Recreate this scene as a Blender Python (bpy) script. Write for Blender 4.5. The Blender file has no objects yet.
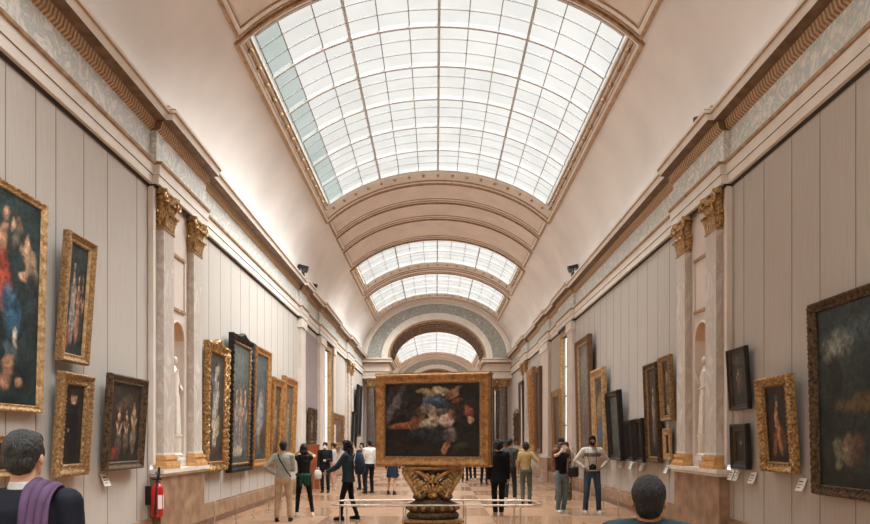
import bpy, math, random
from math import sin, cos, pi, radians, sqrt
from mathutils import Vector, Matrix, noise
random.seed(7)
SC = bpy.context.scene
COL = SC.collection
XC, W = 0.065, 4.715            # hall axis and half width
ZS, VA, VB = 7.05, 4.715, 3.4   # vault springing and semi-axes

# ------------------------------------------------------------------ materials
def lin(c):
    return tuple(((v/255)/12.92 if v/255 <= 0.04045 else ((v/255+0.055)/1.055)**2.4) for v in c)
MATS = {}
def mat(name, rgb, rough=0.6, metal=0.0, var=0.0, scale=4.0, rgb2=None, bump=0.0, bscale=30.0, spec=0.4, stretch=(1,1,1), lo=0.35, hi=0.65, coat=0.0):
    if name in MATS: return MATS[name]
    m = bpy.data.materials.new(name); m.use_nodes = True; MATS[name] = m
    nt = m.node_tree; N = nt.nodes; L = nt.links
    b = N['Principled BSDF']
    b.inputs['Roughness'].default_value = rough; b.inputs['Metallic'].default_value = metal
    b.inputs['Specular IOR Level'].default_value = spec
    b.inputs['Coat Weight'].default_value = coat
    c1 = (*lin(rgb), 1)
    b.inputs['Base Color'].default_value = c1
    tc = N.new('ShaderNodeTexCoord'); mp = N.new('ShaderNodeMapping'); mp.inputs['Scale'].default_value = stretch
    L.new(tc.outputs['Object'], mp.inputs['Vector'])
    if rgb2 or var:
        if rgb2: c2 = (*lin(rgb2), 1)
        else: c2 = (*lin(tuple(max(0, v*(1-var)) for v in rgb)), 1)
        n = N.new('ShaderNodeTexNoise'); n.inputs['Scale'].default_value = scale; n.inputs['Detail'].default_value = 6
        r = N.new('ShaderNodeValToRGB'); r.color_ramp.elements[0].position = lo; r.color_ramp.elements[1].position = hi
        r.color_ramp.elements[0].color = c2; r.color_ramp.elements[1].color = c1
        L.new(mp.outputs[0], n.inputs['Vector']); L.new(n.outputs['Fac'], r.inputs[0]); L.new(r.outputs[0], b.inputs['Base Color'])
    if bump:
        n2 = N.new('ShaderNodeTexNoise'); n2.inputs['Scale'].default_value = bscale; n2.inputs['Detail'].default_value = 4
        L.new(mp.outputs[0], n2.inputs['Vector'])
        bp = N.new('ShaderNodeBump'); bp.inputs['Strength'].default_value = bump; bp.inputs['Distance'].default_value = 0.02
        L.new(n2.outputs['Fac'], bp.inputs['Height']); L.new(bp.outputs[0], b.inputs['Normal'])
    return m

def marble(name, rgb, vein, scale=1.6, dist=2.2, rough=0.3, width=0.12, stretch=(1,1,1)):
    m = bpy.data.materials.new(name); m.use_nodes = True; MATS[name] = m
    nt = m.node_tree; N = nt.nodes; L = nt.links; b = N['Principled BSDF']
    b.inputs['Roughness'].default_value = rough
    tc = N.new('ShaderNodeTexCoord'); mp = N.new('ShaderNodeMapping'); mp.inputs['Scale'].default_value = stretch
    L.new(tc.outputs['Object'], mp.inputs['Vector'])
    n = N.new('ShaderNodeTexNoise'); n.inputs['Scale'].default_value = scale; n.inputs['Detail'].default_value = 9
    n.inputs['Distortion'].default_value = dist; n.inputs['Roughness'].default_value = 0.65
    L.new(mp.outputs[0], n.inputs['Vector'])
    r = N.new('ShaderNodeValToRGB'); cr = r.color_ramp
    cr.elements[0].position = 0.5-width; cr.elements[0].color = (*lin(rgb), 1)
    cr.elements[1].position = 0.5+width; cr.elements[1].color = (*lin(rgb), 1)
    e = cr.elements.new(0.5); e.color = (*lin(vein), 1)
    L.new(n.outputs['Fac'], r.inputs[0]); L.new(r.outputs[0], b.inputs['Base Color'])
    return m

vault_m = mat('vault_plaster', (221,215,210), 0.85, var=0.06, scale=0.7, bump=0.05, bscale=8)
panel_m = mat('panel_plaster', (218,204,192), 0.8, var=0.05, scale=1.5)
cream = mat('cream_plaster', (222,214,204), 0.6, var=0.06, scale=3)
creamw = mat('white_moulding', (226,219,210), 0.55, var=0.05, scale=3)
gold_line = mat('gilded_moulding', (178,146,112), 0.5, metal=0.2, rgb2=(146,114,84), scale=9)
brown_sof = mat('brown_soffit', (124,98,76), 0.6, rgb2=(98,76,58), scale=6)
gold = mat('gilding', (204,164,108), 0.34, metal=0.45, rgb2=(112,82,48), scale=26, bump=0.5, bscale=40)
gold_old = mat('old_gilding', (170,136,92), 0.42, metal=0.4, rgb2=(112,84,56), scale=34, bump=0.5, bscale=45)
gold_pale = mat('pale_gilding', (196,164,120), 0.5, metal=0.3, rgb2=(150,116,76), scale=14, bump=0.4, bscale=45)
gold_dark = mat('darkened_gilding', (104,80,52), 0.5, metal=0.35, rgb2=(44,34,26), scale=24, bump=0.6, bscale=50)
gold_orange = mat('warm_gilding', (186,138,82), 0.42, metal=0.35, rgb2=(136,92,52), scale=12, bump=0.4, bscale=45)
black_fr = mat('black_frame_paint', (30,27,25), 0.4, var=0.3, scale=10)
walnut = mat('brown_frame_wood', (118,84,56), 0.5, rgb2=(82,56,38), scale=8, stretch=(6,6,1))
greywood = mat('grey_brown_frame', (96,80,64), 0.5, rgb2=(52,44,38), scale=14)
marble_fr = marble('frieze_marble', (224,221,214), (178,184,180), 3.0, 2.0, 0.4, 0.10)
marble_pil = marble('pilaster_marble', (208,203,196), (182,172,162), 2.2, 1.6, 0.35, 0.12, (1,1,0.6))
marble_green = marble('green_marble', (190,188,180), (140,142,136), 2.0, 3.0, 0.3, 0.16)
marble_col = marble('dark_column_marble', (124,108,96), (84,72,66), 2.4, 2.0, 0.25, 0.2)
white_marble = mat('white_marble', (226,218,208), 0.45, var=0.06, scale=5)
stone = mat('brown_stone', (168,138,112), 0.4, rgb2=(132,102,80), scale=3.5, bump=0.1, bscale=20)
stone_dark = marble('red_brown_stone', (150,116,92), (88,62,46), 3.0, 3.0, 0.3, 0.2)
niche_m = mat('niche_plaster', (212,176,142), 0.7, var=0.05)
steel = mat('brushed_steel', (190,182,172), 0.35, metal=0.7)
black_pl = mat('black_plastic', (18,18,18), 0.5)
red_pl = mat('red_paint', (176,28,30), 0.35, coat=0.3)
white_pl = mat('white_card', (224,222,216), 0.6)
seam_m = mat('fabric_seam', (128,119,111), 0.9)
redwood = mat('red_brown_wood', (150,84,48), 0.45, rgb2=(118,62,34), scale=5, stretch=(6,6,1))
curtain = mat('mauve_grey_panel', (146,134,132), 0.85, var=0.05)
shade_and_backing = mat('shadow_line_and_frame_backing', (46,38,32), 0.8)

# wall cloth: fine vertical weave
wall_m = mat('wall_fabric', (186,180,173), 0.9, rgb2=(179,172,164), scale=60, stretch=(1,1,0.03), bump=0.12, bscale=160, spec=0.15)

def bead_mat():
    m = bpy.data.materials.new('egg_and_dart_gilding'); m.use_nodes = True
    N = m.node_tree.nodes; L = m.node_tree.links; b = N['Principled BSDF']
    b.inputs['Roughness'].default_value = 0.5; b.inputs['Metallic'].default_value = 0.25
    tc = N.new('ShaderNodeTexCoord'); w = N.new('ShaderNodeTexWave'); w.bands_direction = 'Y'
    w.inputs['Scale'].default_value = 4.4; w.inputs['Distortion'].default_value = 0.0
    L.new(tc.outputs['Object'], w.inputs['Vector'])
    r = N.new('ShaderNodeValToRGB'); r.color_ramp.elements[0].color = (*lin((134,106,80)), 1); r.color_ramp.elements[1].color = (*lin((198,164,124)), 1)
    r.color_ramp.elements[0].position = 0.25; r.color_ramp.elements[1].position = 0.6
    L.new(w.outputs['Fac'], r.inputs[0]); L.new(r.outputs[0], b.inputs['Base Color'])
    bp = N.new('ShaderNodeBump'); bp.inputs['Strength'].default_value = 0.8; bp.inputs['Distance'].default_value = 0.03
    L.new(w.outputs['Fac'], bp.inputs['Height']); L.new(bp.outputs[0], b.inputs['Normal'])
    return m
bead = bead_mat()

def floor_mat():
    m = bpy.data.materials.new('parquet'); m.use_nodes = True
    N = m.node_tree.nodes; L = m.node_tree.links; b = N['Principled BSDF']
    tc = N.new('ShaderNodeTexCoord')
    def planks(rot):
        mp = N.new('ShaderNodeMapping'); mp.inputs['Rotation'].default_value = (0,0,rot)
        L.new(tc.outputs['Object'], mp.inputs['Vector'])
        br = N.new('ShaderNodeTexBrick'); br.offset = 0.5
        br.inputs['Scale'].default_value = 1.0; br.inputs['Brick Width'].default_value = 0.6; br.inputs['Row Height'].default_value = 0.085
        br.inputs['Mortar Size'].default_value = 0.003
        br.inputs['Color1'].default_value = (*lin((180,143,114)), 1); br.inputs['Color2'].default_value = (*lin((160,121,93)), 1)
        br.inputs['Mortar'].default_value = (*lin((112,74,48)), 1)
        L.new(mp.outputs[0], br.inputs['Vector'])
        return br
    a, c = planks(radians(45)), planks(radians(-45))
    mp = N.new('ShaderNodeMapping'); mp.inputs['Rotation'].default_value = (0,0,radians(0)); mp.inputs['Location'].default_value = (0.6,0,0)
    L.new(tc.outputs['Object'], mp.inputs['Vector'])
    ch = N.new('ShaderNodeTexChecker'); ch.inputs['Scale'].default_value = 0.55
    L.new(mp.outputs[0], ch.inputs['Vector'])
    mx = N.new('ShaderNodeMix'); mx.data_type = 'RGBA'
    L.new(ch.outputs['Fac'], mx.inputs['Factor']); L.new(a.outputs['Color'], mx.inputs['A']); L.new(c.outputs['Color'], mx.inputs['B'])
    n = N.new('ShaderNodeTexNoise'); n.inputs['Scale'].default_value = 0.8; n.inputs['Detail'].default_value = 5
    L.new(tc.outputs['Object'], n.inputs['Vector'])
    mm = N.new('ShaderNodeMix'); mm.data_type = 'RGBA'; mm.blend_type = 'MULTIPLY'; mm.inputs['Factor'].default_value = 0.2
    L.new(mx.outputs['Result'], mm.inputs['A']); L.new(n.outputs['Fac'], mm.inputs['B'])
    L.new(mm.outputs['Result'], b.inputs['Base Color'])
    mr = N.new('ShaderNodeMapRange'); mr.inputs['To Min'].default_value = 0.16; mr.inputs['To Max'].default_value = 0.30
    L.new(ch.outputs['Fac'], mr.inputs['Value']); L.new(mr.outputs[0], b.inputs['Roughness'])
    b.inputs['Specular IOR Level'].default_value = 0.85
    return m
floor_m = floor_mat()

def pane_mat(name, tint, dif):
    """skylight glass: lets the white sky through, a little of it scattered"""
    m = bpy.data.materials.new(name); m.use_nodes = True
    N = m.node_tree.nodes; L = m.node_tree.links
    for n in list(N): N.remove(n)
    out = N.new('ShaderNodeOutputMaterial')
    tc = N.new('ShaderNodeTexCoord')
    nz = N.new('ShaderNodeTexNoise'); nz.inputs['Scale'].default_value = 0.9; nz.inputs['Detail'].default_value = 3
    L.new(tc.outputs['Object'], nz.inputs['Vector'])
    r = N.new('ShaderNodeValToRGB')
    r.color_ramp.elements[0].color = (*[v*0.86 for v in lin(tint)], 1); r.color_ramp.elements[1].color = (*lin(tint), 1)
    r.color_ramp.elements[0].position = 0.35; r.color_ramp.elements[1].position = 0.65
    L.new(nz.outputs['Fac'], r.inputs[0])
    tr = N.new('ShaderNodeBsdfTransparent'); L.new(r.outputs[0], tr.inputs['Color'])
    df = N.new('ShaderNodeBsdfTranslucent'); df.inputs['Color'].default_value = (*lin(tint), 1)
    mx = N.new('ShaderNodeMixShader'); mx.inputs[0].default_value = dif
    L.new(tr.outputs[0], mx.inputs[1]); L.new(df.outputs[0], mx.inputs[2]); L.new(mx.outputs[0], out.inputs['Surface'])
    return m
pane_m = pane_mat('skylight_glass', (250,248,244), 0.03)
pane_g = pane_mat('greenish_skylight_glass', (214,224,220), 0.02)
bar_m = mat('glazing_bar_paint', (186,184,182), 0.5)
bar_d = mat('thin_glazing_bar', (160,160,160), 0.5)

def emis(name, rgb, s):
    m = bpy.data.materials.new(name); m.use_nodes = True
    b = m.node_tree.nodes['Principled BSDF']; b.inputs['Base Color'].default_value = (*lin(rgb), 1)
    b.inputs['Emission Color'].default_value = (*lin(rgb), 1); b.inputs['Emission Strength'].default_value = s
    return m
win_m = emis('daylit_window', (236,232,226), 1.6)

def vcol_mat():
    m = bpy.data.materials.new('oil_paint'); m.use_nodes = True
    N = m.node_tree.nodes; L = m.node_tree.links; b = N['Principled BSDF']
    v = N.new('ShaderNodeVertexColor'); v.layer_name = 'Col'
    tc = N.new('ShaderNodeTexCoord')
    n = N.new('ShaderNodeTexNoise'); n.inputs['Scale'].default_value = 9; n.inputs['Detail'].default_value = 9; n.inputs['Distortion'].default_value = 1.5
    L.new(tc.outputs['Object'], n.inputs['Vector'])
    mr = N.new('ShaderNodeMapRange'); mr.inputs['From Min'].default_value = 0.3; mr.inputs['From Max'].default_value = 0.7
    mr.inputs['To Min'].default_value = 0.35; mr.inputs['To Max'].default_value = 1.55
    L.new(n.outputs['Fac'], mr.inputs['Value'])
    mu = N.new('ShaderNodeVectorMath'); mu.operation = 'SCALE'
    L.new(v.outputs['Color'], mu.inputs[0]); L.new(mr.outputs[0], mu.inputs['Scale'])
    L.new(mu.outputs[0], b.inputs['Base Color'])
    b.inputs['Roughness'].default_value = 0.45; b.inputs['Specular IOR Level'].default_value = 0.25
    return m
oil = vcol_mat()

# ------------------------------------------------------------------ mesh helpers
class MB:
    def __init__(s): s.v = []; s.f = []; s.m = []; s.mats = []
    def mi(s, m):
        if m not in s.mats: s.mats.append(m)
        return s.mats.index(m)
    def add(s, vs, fs, m):
        k = len(s.v); s.v += [tuple(p) for p in vs]; i = s.mi(m)
        for f in fs: s.f.append(tuple(k+j for j in f)); s.m.append(i)
    def box(s, x0, x1, y0, y1, z0, z1, m):
        vs = [(x0,y0,z0),(x1,y0,z0),(x1,y1,z0),(x0,y1,z0),(x0,y0,z1),(x1,y0,z1),(x1,y1,z1),(x0,y1,z1)]
        s.add(vs, [(0,3,2,1),(4,5,6,7),(0,1,5,4),(1,2,6,5),(2,3,7,6),(3,0,4,7)], m)
    def tube(s, pts, r, m, seg=8, cap=True):
        """swept round tube through points; r a number or a list"""
        pts = [Vector(p) for p in pts]; n = len(pts); rr = r if isinstance(r, (list, tuple)) else [r]*n
        vs = []; up = Vector((0,0,1))
        prev = None
        for i, p in enumerate(pts):
            t = (pts[min(i+1,n-1)]-pts[max(i-1,0)]).normalized()
            if prev is None:
                a = t.cross(up)
                if a.length < 1e-3: a = t.cross(Vector((1,0,0)))
            else:
                a = prev - t*prev.dot(t)
            a.normalize(); prev = a; b = t.cross(a)
            for k in range(seg):
                an = 2*pi*k/seg; vs.append(p+(a*cos(an)+b*sin(an))*rr[i])
        fs = []
        for i in range(n-1):
            for k in range(seg):
                k2 = (k+1) % seg
                fs.append((i*seg+k, i*seg+k2, (i+1)*seg+k2, (i+1)*seg+k))
        if cap: fs += [tuple(range(seg))[::-1], tuple((n-1)*seg+k for k in range(seg))]
        s.add(vs, fs, m)
    def lathe(s, prof, m, cx=0, cy=0, seg=20, sx=1, sy=1, cap=True, wob=None):
        vs = []; n = len(prof)
        for (r, z) in prof:
            for k in range(seg):
                a = 2*pi*k/seg; rr = r*(1+(wob(a, z) if wob else 0))
                vs.append((cx+rr*cos(a)*sx, cy+rr*sin(a)*sy, z))
        fs = [(i*seg+k, i*seg+(k+1) % seg, (i+1)*seg+(k+1) % seg, (i+1)*seg+k) for i in range(n-1) for k in range(seg)]
        if cap: fs += [tuple(range(seg))[::-1], tuple((n-1)*seg+k for k in range(seg))]
        s.add(vs, fs, m)
    def ball(s, c, r, m, seg=10, rings=7, rot=None):
        rx, ry, rz = r if isinstance(r, (tuple, list)) else (r, r, r)
        vs = []
        for i in range(1, rings):
            ph = pi*i/rings
            for k in range(seg):
                a = 2*pi*k/seg; vs.append(Vector((rx*sin(ph)*cos(a), ry*sin(ph)*sin(a), rz*cos(ph))))
        vs += [Vector((0,0,rz)), Vector((0,0,-rz))]
        if rot is not None: vs = [rot @ v for v in vs]
        c = Vector(c); vs = [v+c for v in vs]; T = len(vs)-2; B = T+1
        fs = [(i*seg+k, (i+1)*seg+k, (i+1)*seg+(k+1) % seg, i*seg+(k+1) % seg) for i in range(rings-2) for k in range(seg)]
        fs += [(T, k, (k+1) % seg) for k in range(seg)]
        fs += [(B, (rings-2)*seg+(k+1) % seg, (rings-2)*seg+k) for k in range(seg)]
        s.add(vs, fs, m)
    def capsule(s, a, b, ra, rb, m, seg=10):
        a, b = Vector(a), Vector(b); d = b-a; L = d.length
        if L < 1e-5: return s.ball(a, max(ra, rb), m)
        d.normalize(); u = d.cross(Vector((0,0,1)))
        if u.length < 1e-2: u = d.cross(Vector((0,1,0)))
        u.normalize(); w = d.cross(u); vs = []; rings = []
        for t in (-80,-50,-20): rings.append((a+d*ra*sin(radians(t)), ra*cos(radians(t))))
        rings.append((a, ra)); rings.append((a.lerp(b, .5), (ra+rb)/2)); rings.append((b, rb))
        for t in (20,50,80): rings.append((b+d*rb*sin(radians(t)), rb*cos(radians(t))))
        for c, r in rings:
            for k in range(seg):
                an = 2*pi*k/seg; vs.append(c+(u*cos(an)+w*sin(an))*r)
        n = len(rings)
        fs = [(i*seg+k, i*seg+(k+1) % seg, (i+1)*seg+(k+1) % seg, (i+1)*seg+k) for i in range(n-1) for k in range(seg)]
        fs += [tuple(range(seg))[::-1], tuple((n-1)*seg+k for k in range(seg))]
        s.add(vs, fs, m)
    def loft(s, rings, m, seg=20, pw=1.0):
        """rings: (cx, cy, z, rx, ry)"""
        vs = []
        for (cx, cy, z, rx, ry) in rings:
            for k in range(seg):
                a = 2*pi*k/seg; c_, s_ = cos(a), sin(a)
                vs.append((cx+rx*math.copysign(abs(c_)**pw, c_), cy+ry*math.copysign(abs(s_)**pw, s_), z))
        n = len(rings)
        fs = [(i*seg+k, i*seg+(k+1) % seg, (i+1)*seg+(k+1) % seg, (i+1)*seg+k) for i in range(n-1) for k in range(seg)]
        fs += [tuple(range(seg))[::-1], tuple((n-1)*seg+k for k in range(seg))]
        s.add(vs, fs, m)
    def build(s, name, parent=None, smooth=False, fixn=True):
        me = bpy.data.meshes.new(name); me.from_pydata(s.v, [], s.f)
        for m in s.mats: me.materials.append(m)
        me.polygons.foreach_set('material_index', s.m)
        if fixn:
            import bmesh
            bm = bmesh.new(); bm.from_mesh(me); bmesh.ops.recalc_face_normals(bm, faces=bm.faces); bm.to_mesh(me); bm.free()
        if smooth:
            me.polygons.foreach_set('use_smooth', [True]*len(me.polygons))
        me.update()
        o = bpy.data.objects.new(name, me); COL.objects.link(o)
        if parent is not None: o.parent = parent
        return o

def smooth_angle(o, ang=40):
    o.data.polygons.foreach_set('use_smooth', [True]*len(o.data.polygons))
    o.data.set_sharp_from_angle(angle=radians(ang))
def tag(o, label=None, cat=None, group=None, kind=None):
    if label: o['label'] = label
    if cat: o['category'] = cat
    if group: o['group'] = group
    if kind: o['kind'] = kind
    return o
def empty(name, loc=(0,0,0), rz=0.0):
    o = bpy.data.objects.new(name, None); COL.objects.link(o); o.location = loc; o.rotation_euler = (0,0,rz)
    o.empty_display_size = 0.2
    return o
def struct(o, label=None, cat=None):
    o['kind'] = 'structure'
    if label: o['label'] = label
    if cat: o['category'] = cat
    return o
def WX(side, p=0.0):
    """x of the wall plane on a side (-1 left, 1 right), p metres out into the hall"""
    return XC + side*(W-p)
def copy_tree(o, parent=None):
    c = o.copy(); COL.objects.link(c)
    if parent is not None: c.parent = parent
    for ch in list(o.children): copy_tree(ch, c)
    return c

# ------------------------------------------------------------------ vault geometry
def VP(th, off, y, zs=ZS):
    return (XC+(VA-off)*cos(th), y, zs+(VB-off)*sin(th))
def arc_box(mb, y0, y1, t0, t1, o0, o1, m, seg=24):
    """box bent along the vault: o0 outer offset, o1 inner (towards the room) offset"""
    vs = []
    for i in range(seg+1):
        t = t0+(t1-t0)*i/seg
        vs += [VP(t,o0,y0), VP(t,o0,y1), VP(t,o1,y1), VP(t,o1,y0)]
    fs = []
    for i in range(seg):
        a = i*4; b = a+4
        for k in range(4): fs.append((a+k, a+(k+1) % 4, b+(k+1) % 4, b+k))
    fs += [(0,1,2,3), (seg*4+3, seg*4+2, seg*4+1, seg*4)]
    mb.add(vs, fs, m)
TE = math.acos(3.72/VA); TG = math.acos(3.44/VA)
# ------------------------------------------------------------------ floor, walls
mb = MB(); mb.box(-6.5, 6.6, -6.4, 82.4, -0.2, 0, floor_m); struct(mb.build('floor'))
ARCH0, ARCH1 = 41.0, 45.0
BAY = (10.55, 12.6)
openings = {-1: [(26.9, 28.5, 0.0, 5.55)], 1: [(23.45, 24.65, 0.0, 5.55), (49.0, 53.5, 0.3, 5.4)]}
seams = {-1: [0.9+0.68*k for k in range(10)]+[7.55, 7.95, 8.58, 9.2, 10.1, 10.48]+[13.3+0.72*k for k in range(12)]+[29.9+0.75*k for k in range(5)]+[35.9+0.75*k for k in range(7)],
         1: [0.9+0.68*k for k in range(9)]+[7.4, 8.09, 8.73, 9.47, 10.09, 10.43]+[13.3+0.70*k for k in range(13)]+[24.95+0.7*k for k in range(3)]+[29.9+0.75*k for k in range(5)]+[35.9+0.75*k for k in range(7)]}
for side, nm in ((-1, 'wall_left'), (1, 'wall_right')):
    mb = MB()
    cuts = sorted([(BAY[0], BAY[1], 1.2, 5.84)]+openings[side])
    def wbox(y0, y1, z0, z1):
        xs = sorted((WX(side), WX(side, -0.5))); mb.box(xs[0], xs[1], y0, y1, z0, z1, wall_m)
    y = -6.0
    for (a, b_, z0, z1) in cuts:
        wbox(y, a, 0, 7.2)
        if z0 > 0: wbox(a, b_, 0, z0)
        wbox(a, b_, z1, 7.2); y = b_
    wbox(y, 82, 0, 7.2)
    for s in seams[side]:
        xs = sorted((WX(side, -0.01), WX(side, 0.003))); mb.box(xs[0], xs[1], s-0.006, s+0.006, 0.44, 5.84, seam_m)
    struct(mb.build(nm))
for nm, y0, y1 in (('wall_back', -6.4, -6.0), ('wall_far', 82.0, 82.4)):
    mb = MB(); mb.box(-5.2, 5.4, y0, y1, 0, 11, cream); struct(mb.build(nm))

# daylit windows set into the openings
def alcove(side, y0, y1, z0, z1, n):
    w = empty('window_%d' % n, (0,0,0)); w['kind'] = 'structure'
    mb = MB(); xs = sorted((WX(side, -.14), WX(side, -.18))); mb.box(xs[0], xs[1], y0, y1, z0, z1, win_m); mb.build('glass', w)
    mb = MB(); xf = sorted((WX(side, -.14), WX(side, -.09)))
    for k in range(3):
        yy = y0+.03+(y1-y0-.06)*k/2; mb.box(xf[0], xf[1], yy-0.03, yy+0.03, z0, z1, cream)
    zz = z0+0.05
    while zz < z1: mb.box(xf[0]+0.005, xf[1]-0.005, y0, y1, zz-0.025, zz+0.025, cream); zz += 1.1
    mb.build('window_frame', w)
k = 20
for side in (-1, 1):
    for (a, b_, z0, z1) in openings[side]: alcove(side, a, b_, z0, z1, k); k += 1
# door surrounds of the openings
k = 30
for side, (a, b_, z0, z1) in ((-1, openings[-1][0]), (1, openings[1][0])):
    mb = MB()
    for (p, q) in ((a-0.16, a+.02), (b_-.02, b_+0.16)):
        xs = sorted((WX(side, 0.06), WX(side, -0.3))); mb.box(xs[0], xs[1], p, q, 0, z1+0.15, gold_pale)
    mb.box(xs[0], xs[1], a, b_, z1, z1+0.15, gold_pale)
    struct(mb.build('trim_%d' % k)); k += 1

# ------------------------------------------------------------------ entablature running along both walls
PROF = [(0.012,5.78,shade_and_backing),(0.02,5.84,creamw),(0.07,5.845,creamw),(0.07,5.985,seam_m),(0.085,5.99,creamw),(0.095,6.15,gold_line),(0.125,6.16,gold_line),(0.13,6.20,creamw),(0.035,6.22,marble_fr),  # first strip: dark colour stands in for the shadow line under the architrave
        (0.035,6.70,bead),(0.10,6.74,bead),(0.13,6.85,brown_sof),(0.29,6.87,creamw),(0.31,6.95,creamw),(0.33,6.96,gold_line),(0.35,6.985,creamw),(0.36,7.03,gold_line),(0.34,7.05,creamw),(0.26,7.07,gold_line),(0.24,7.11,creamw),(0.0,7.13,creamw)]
def entab(side, y0, y1, jogs, name):
    path = [(y0, 0.0)]
    for (a, b_, e) in jogs: path += [(a, 0.0), (a, e), (b_, e), (b_, 0.0)]
    path.append((y1, 0.0)); mb = MB(); n = len(PROF)
    # each run is cut into pieces so that the marble pattern and the bead read along it
    for i in range(len(path)-1):
        (ya, ea), (yb, eb) = path[i], path[i+1]
        for j in range(n-1):
            p0, z0, m = PROF[j]; p1, z1, _ = PROF[j+1]
            mb.add([(WX(side, p0+ea), ya, z0), (WX(side, p0+eb), yb, z0), (WX(side, p1+eb), yb, z1), (WX(side, p1+ea), ya, z1)], [(0,1,2,3)], m)
    return struct(mb.build(name, fixn=False))
JL = [(10.5,12.75,.10),(21.7,22.9,.08),(25.3,29.5,.08),(33.2,35.7,.10)]
JR = [(10.5,12.75,.10),(22.1,24.9,.08),(26.8,29.3,.08),(33.2,35.7,.10)]
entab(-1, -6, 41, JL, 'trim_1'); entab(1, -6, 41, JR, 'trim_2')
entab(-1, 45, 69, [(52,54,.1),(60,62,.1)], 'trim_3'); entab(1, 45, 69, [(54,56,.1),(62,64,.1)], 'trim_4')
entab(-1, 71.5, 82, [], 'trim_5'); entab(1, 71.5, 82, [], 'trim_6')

# stone plinth course along the floor
k = 1
for side, nm in ((-1, 'baseboard_left'), (1, 'baseboard_right')):
    mb = MB()
    for (a, b_) in ((-6, BAY[0]), (BAY[1], openings[side][0][0]-0.16), (openings[side][0][1]+0.16, 82)):
        xs = sorted((WX(side, 0.06), WX(side, 0))); mb.box(xs[0], xs[1], a, b_, 0, 0.38, stone)
        xs = sorted((WX(side, 0.045), WX(side, 0))); mb.box(xs[0], xs[1], a, b_, 0.38, 0.43, stone)
        xs = sorted((WX(side, 0.09), WX(side, 0.06))); mb.box(xs[0], xs[1], a, b_, 0, 0.12, stone_dark)
    struct(mb.build(nm))

# ------------------------------------------------------------------ Corinthian capitals, pilasters, niche bays
def capital_mesh(w=0.46, h=0.62, d=0.16):
    """facing -y, its back at y=0, base at z=0"""
    mb = MB(); seg = 5
    mb.loft([(0,-d*.35,0.0,w*.5,d*.55),(0,-d*.35,0.035,w*.53,d*.62),(0,-d*.35,0.05,w*.47,d*.5),(0,-d*.35,h*.55,w*.46,d*.5),(0,-d*.4,h*.85,w*.54,d*.7)], gold, 16, .6)
    def leaf(x, y, z0, hh, ww, out, ang):
        vs = []; fs = []; n = 7
        for i in range(n+1):
            t = i/n; zz = z0+hh*min(1, t*1.15)-(0.18*hh*max(0, t-0.8)/0.2); oo = out*(t**2.2)
            wd = ww*(0.55+0.45*sin(pi*min(1, t*1.05)))*(1 if t < .85 else .6)*(1+0.18*cos(t*22))
            for u in (-1,-.5,0,.5,1):
                lx = u*wd/2; ly = -oo-(0.012*(1-abs(u)))-0.01
                X = x+lx*cos(ang)-ly*sin(ang); Y = y+lx*sin(ang)+ly*cos(ang)
                vs.append((X, Y, zz-0.03*abs(u)*t))
        for i in range(n):
            for j in range(4): fs.append((i*5+j, i*5+j+1, (i+1)*5+j+1, (i+1)*5+j))
        k0 = len(vs); vs2 = [(p[0], p[1]+0.018, p[2]-0.004) for p in vs]
        fs2 = [tuple(k0+q for q in f[::-1]) for f in fs]
        edge = []
        for i in range(n): edge += [(i*5, (i+1)*5, k0+(i+1)*5, k0+i*5), (i*5+4, k0+i*5+4, k0+(i+1)*5+4, (i+1)*5+4)]
        edge.append((n*5, n*5+1, n*5+2, n*5+3, n*5+4, k0+n*5+4, k0+n*5+3, k0+n*5+2, k0+n*5+1, k0+n*5))
        mb.add(vs+vs2, fs+fs2+edge, gold)
    for x in (-.36,-.12,.12,.36): leaf(x*w, -d*.75, 0.05, h*.38, w*.27, 0.085, 0)
    for x in (-.24,0,.24): leaf(x*w, -d*.72, 0.16, h*.5, w*.27, 0.11, 0)
    for sgn in (-1, 1):
        leaf(sgn*w*.5, -d*.35, 0.05, h*.38, d*.6, 0.07, sgn*pi/2*1.0 if sgn > 0 else -pi/2)
        pts = []; rr = []
        for i in range(20):
            t = i/19; a = t*2*pi*1.35; r = 0.085*(1-t*.8)
            pts.append((sgn*(w*.50+0.02+r*sin(a)*.9), -d-0.02-0.01*t, h*.76+r*cos(a))); rr.append(0.026*(1-.4*t))
        mb.tube([(sgn*w*.2, -d*.8, h*.42), (sgn*w*.36, -d-.01, h*.62)]+pts, [0.02,0.024]+rr, gold, 6)
        pts = [(sgn*(0.03+0.045*(1-t/10)*sin(t*.8)), -d*1.0, h*.72+0.045*(1-t/10)*cos(t*.8)) for t in range(9)]
        mb.tube([(sgn*w*.15, -d*.8, h*.45)]+pts, 0.016, gold, 6)
    # abacus with a rosette
    prof = [(-w*.66,0),(-w*.66,-d*.95),(-w*.56,-d*1.25),(-w*.2,-d*.95),(w*.2,-d*.95),(w*.56,-d*1.25),(w*.66,-d*.95),(w*.66,0)]
    for z0, z1, s in ((h*.87, h*.92, .95), (h*.92, h, 1.0)):
        vs = [(x*s, y*s, z0) for x, y in prof]+[(x*s, y*s, z1) for x, y in prof]; q = len(prof)
        mb.add(vs, [tuple(range(q)), tuple(range(q, 2*q))[::-1]]+[(i, (i+1) % q, q+(i+1) % q, q+i) for i in range(q)], gold)
    mb.ball((0,-d*1.05,h*.9), (.045,.03,.045), gold)
    return mb
cap0 = capital_mesh().build('capital'); smooth_angle(cap0, 45); cap_me = cap0.data; bpy.data.objects.remove(cap0)
base_gold = mat('bright_base_gilding', (222,178,122), 0.4, metal=0.15, rgb2=(196,146,92), scale=8)
base_mb = MB()
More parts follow.
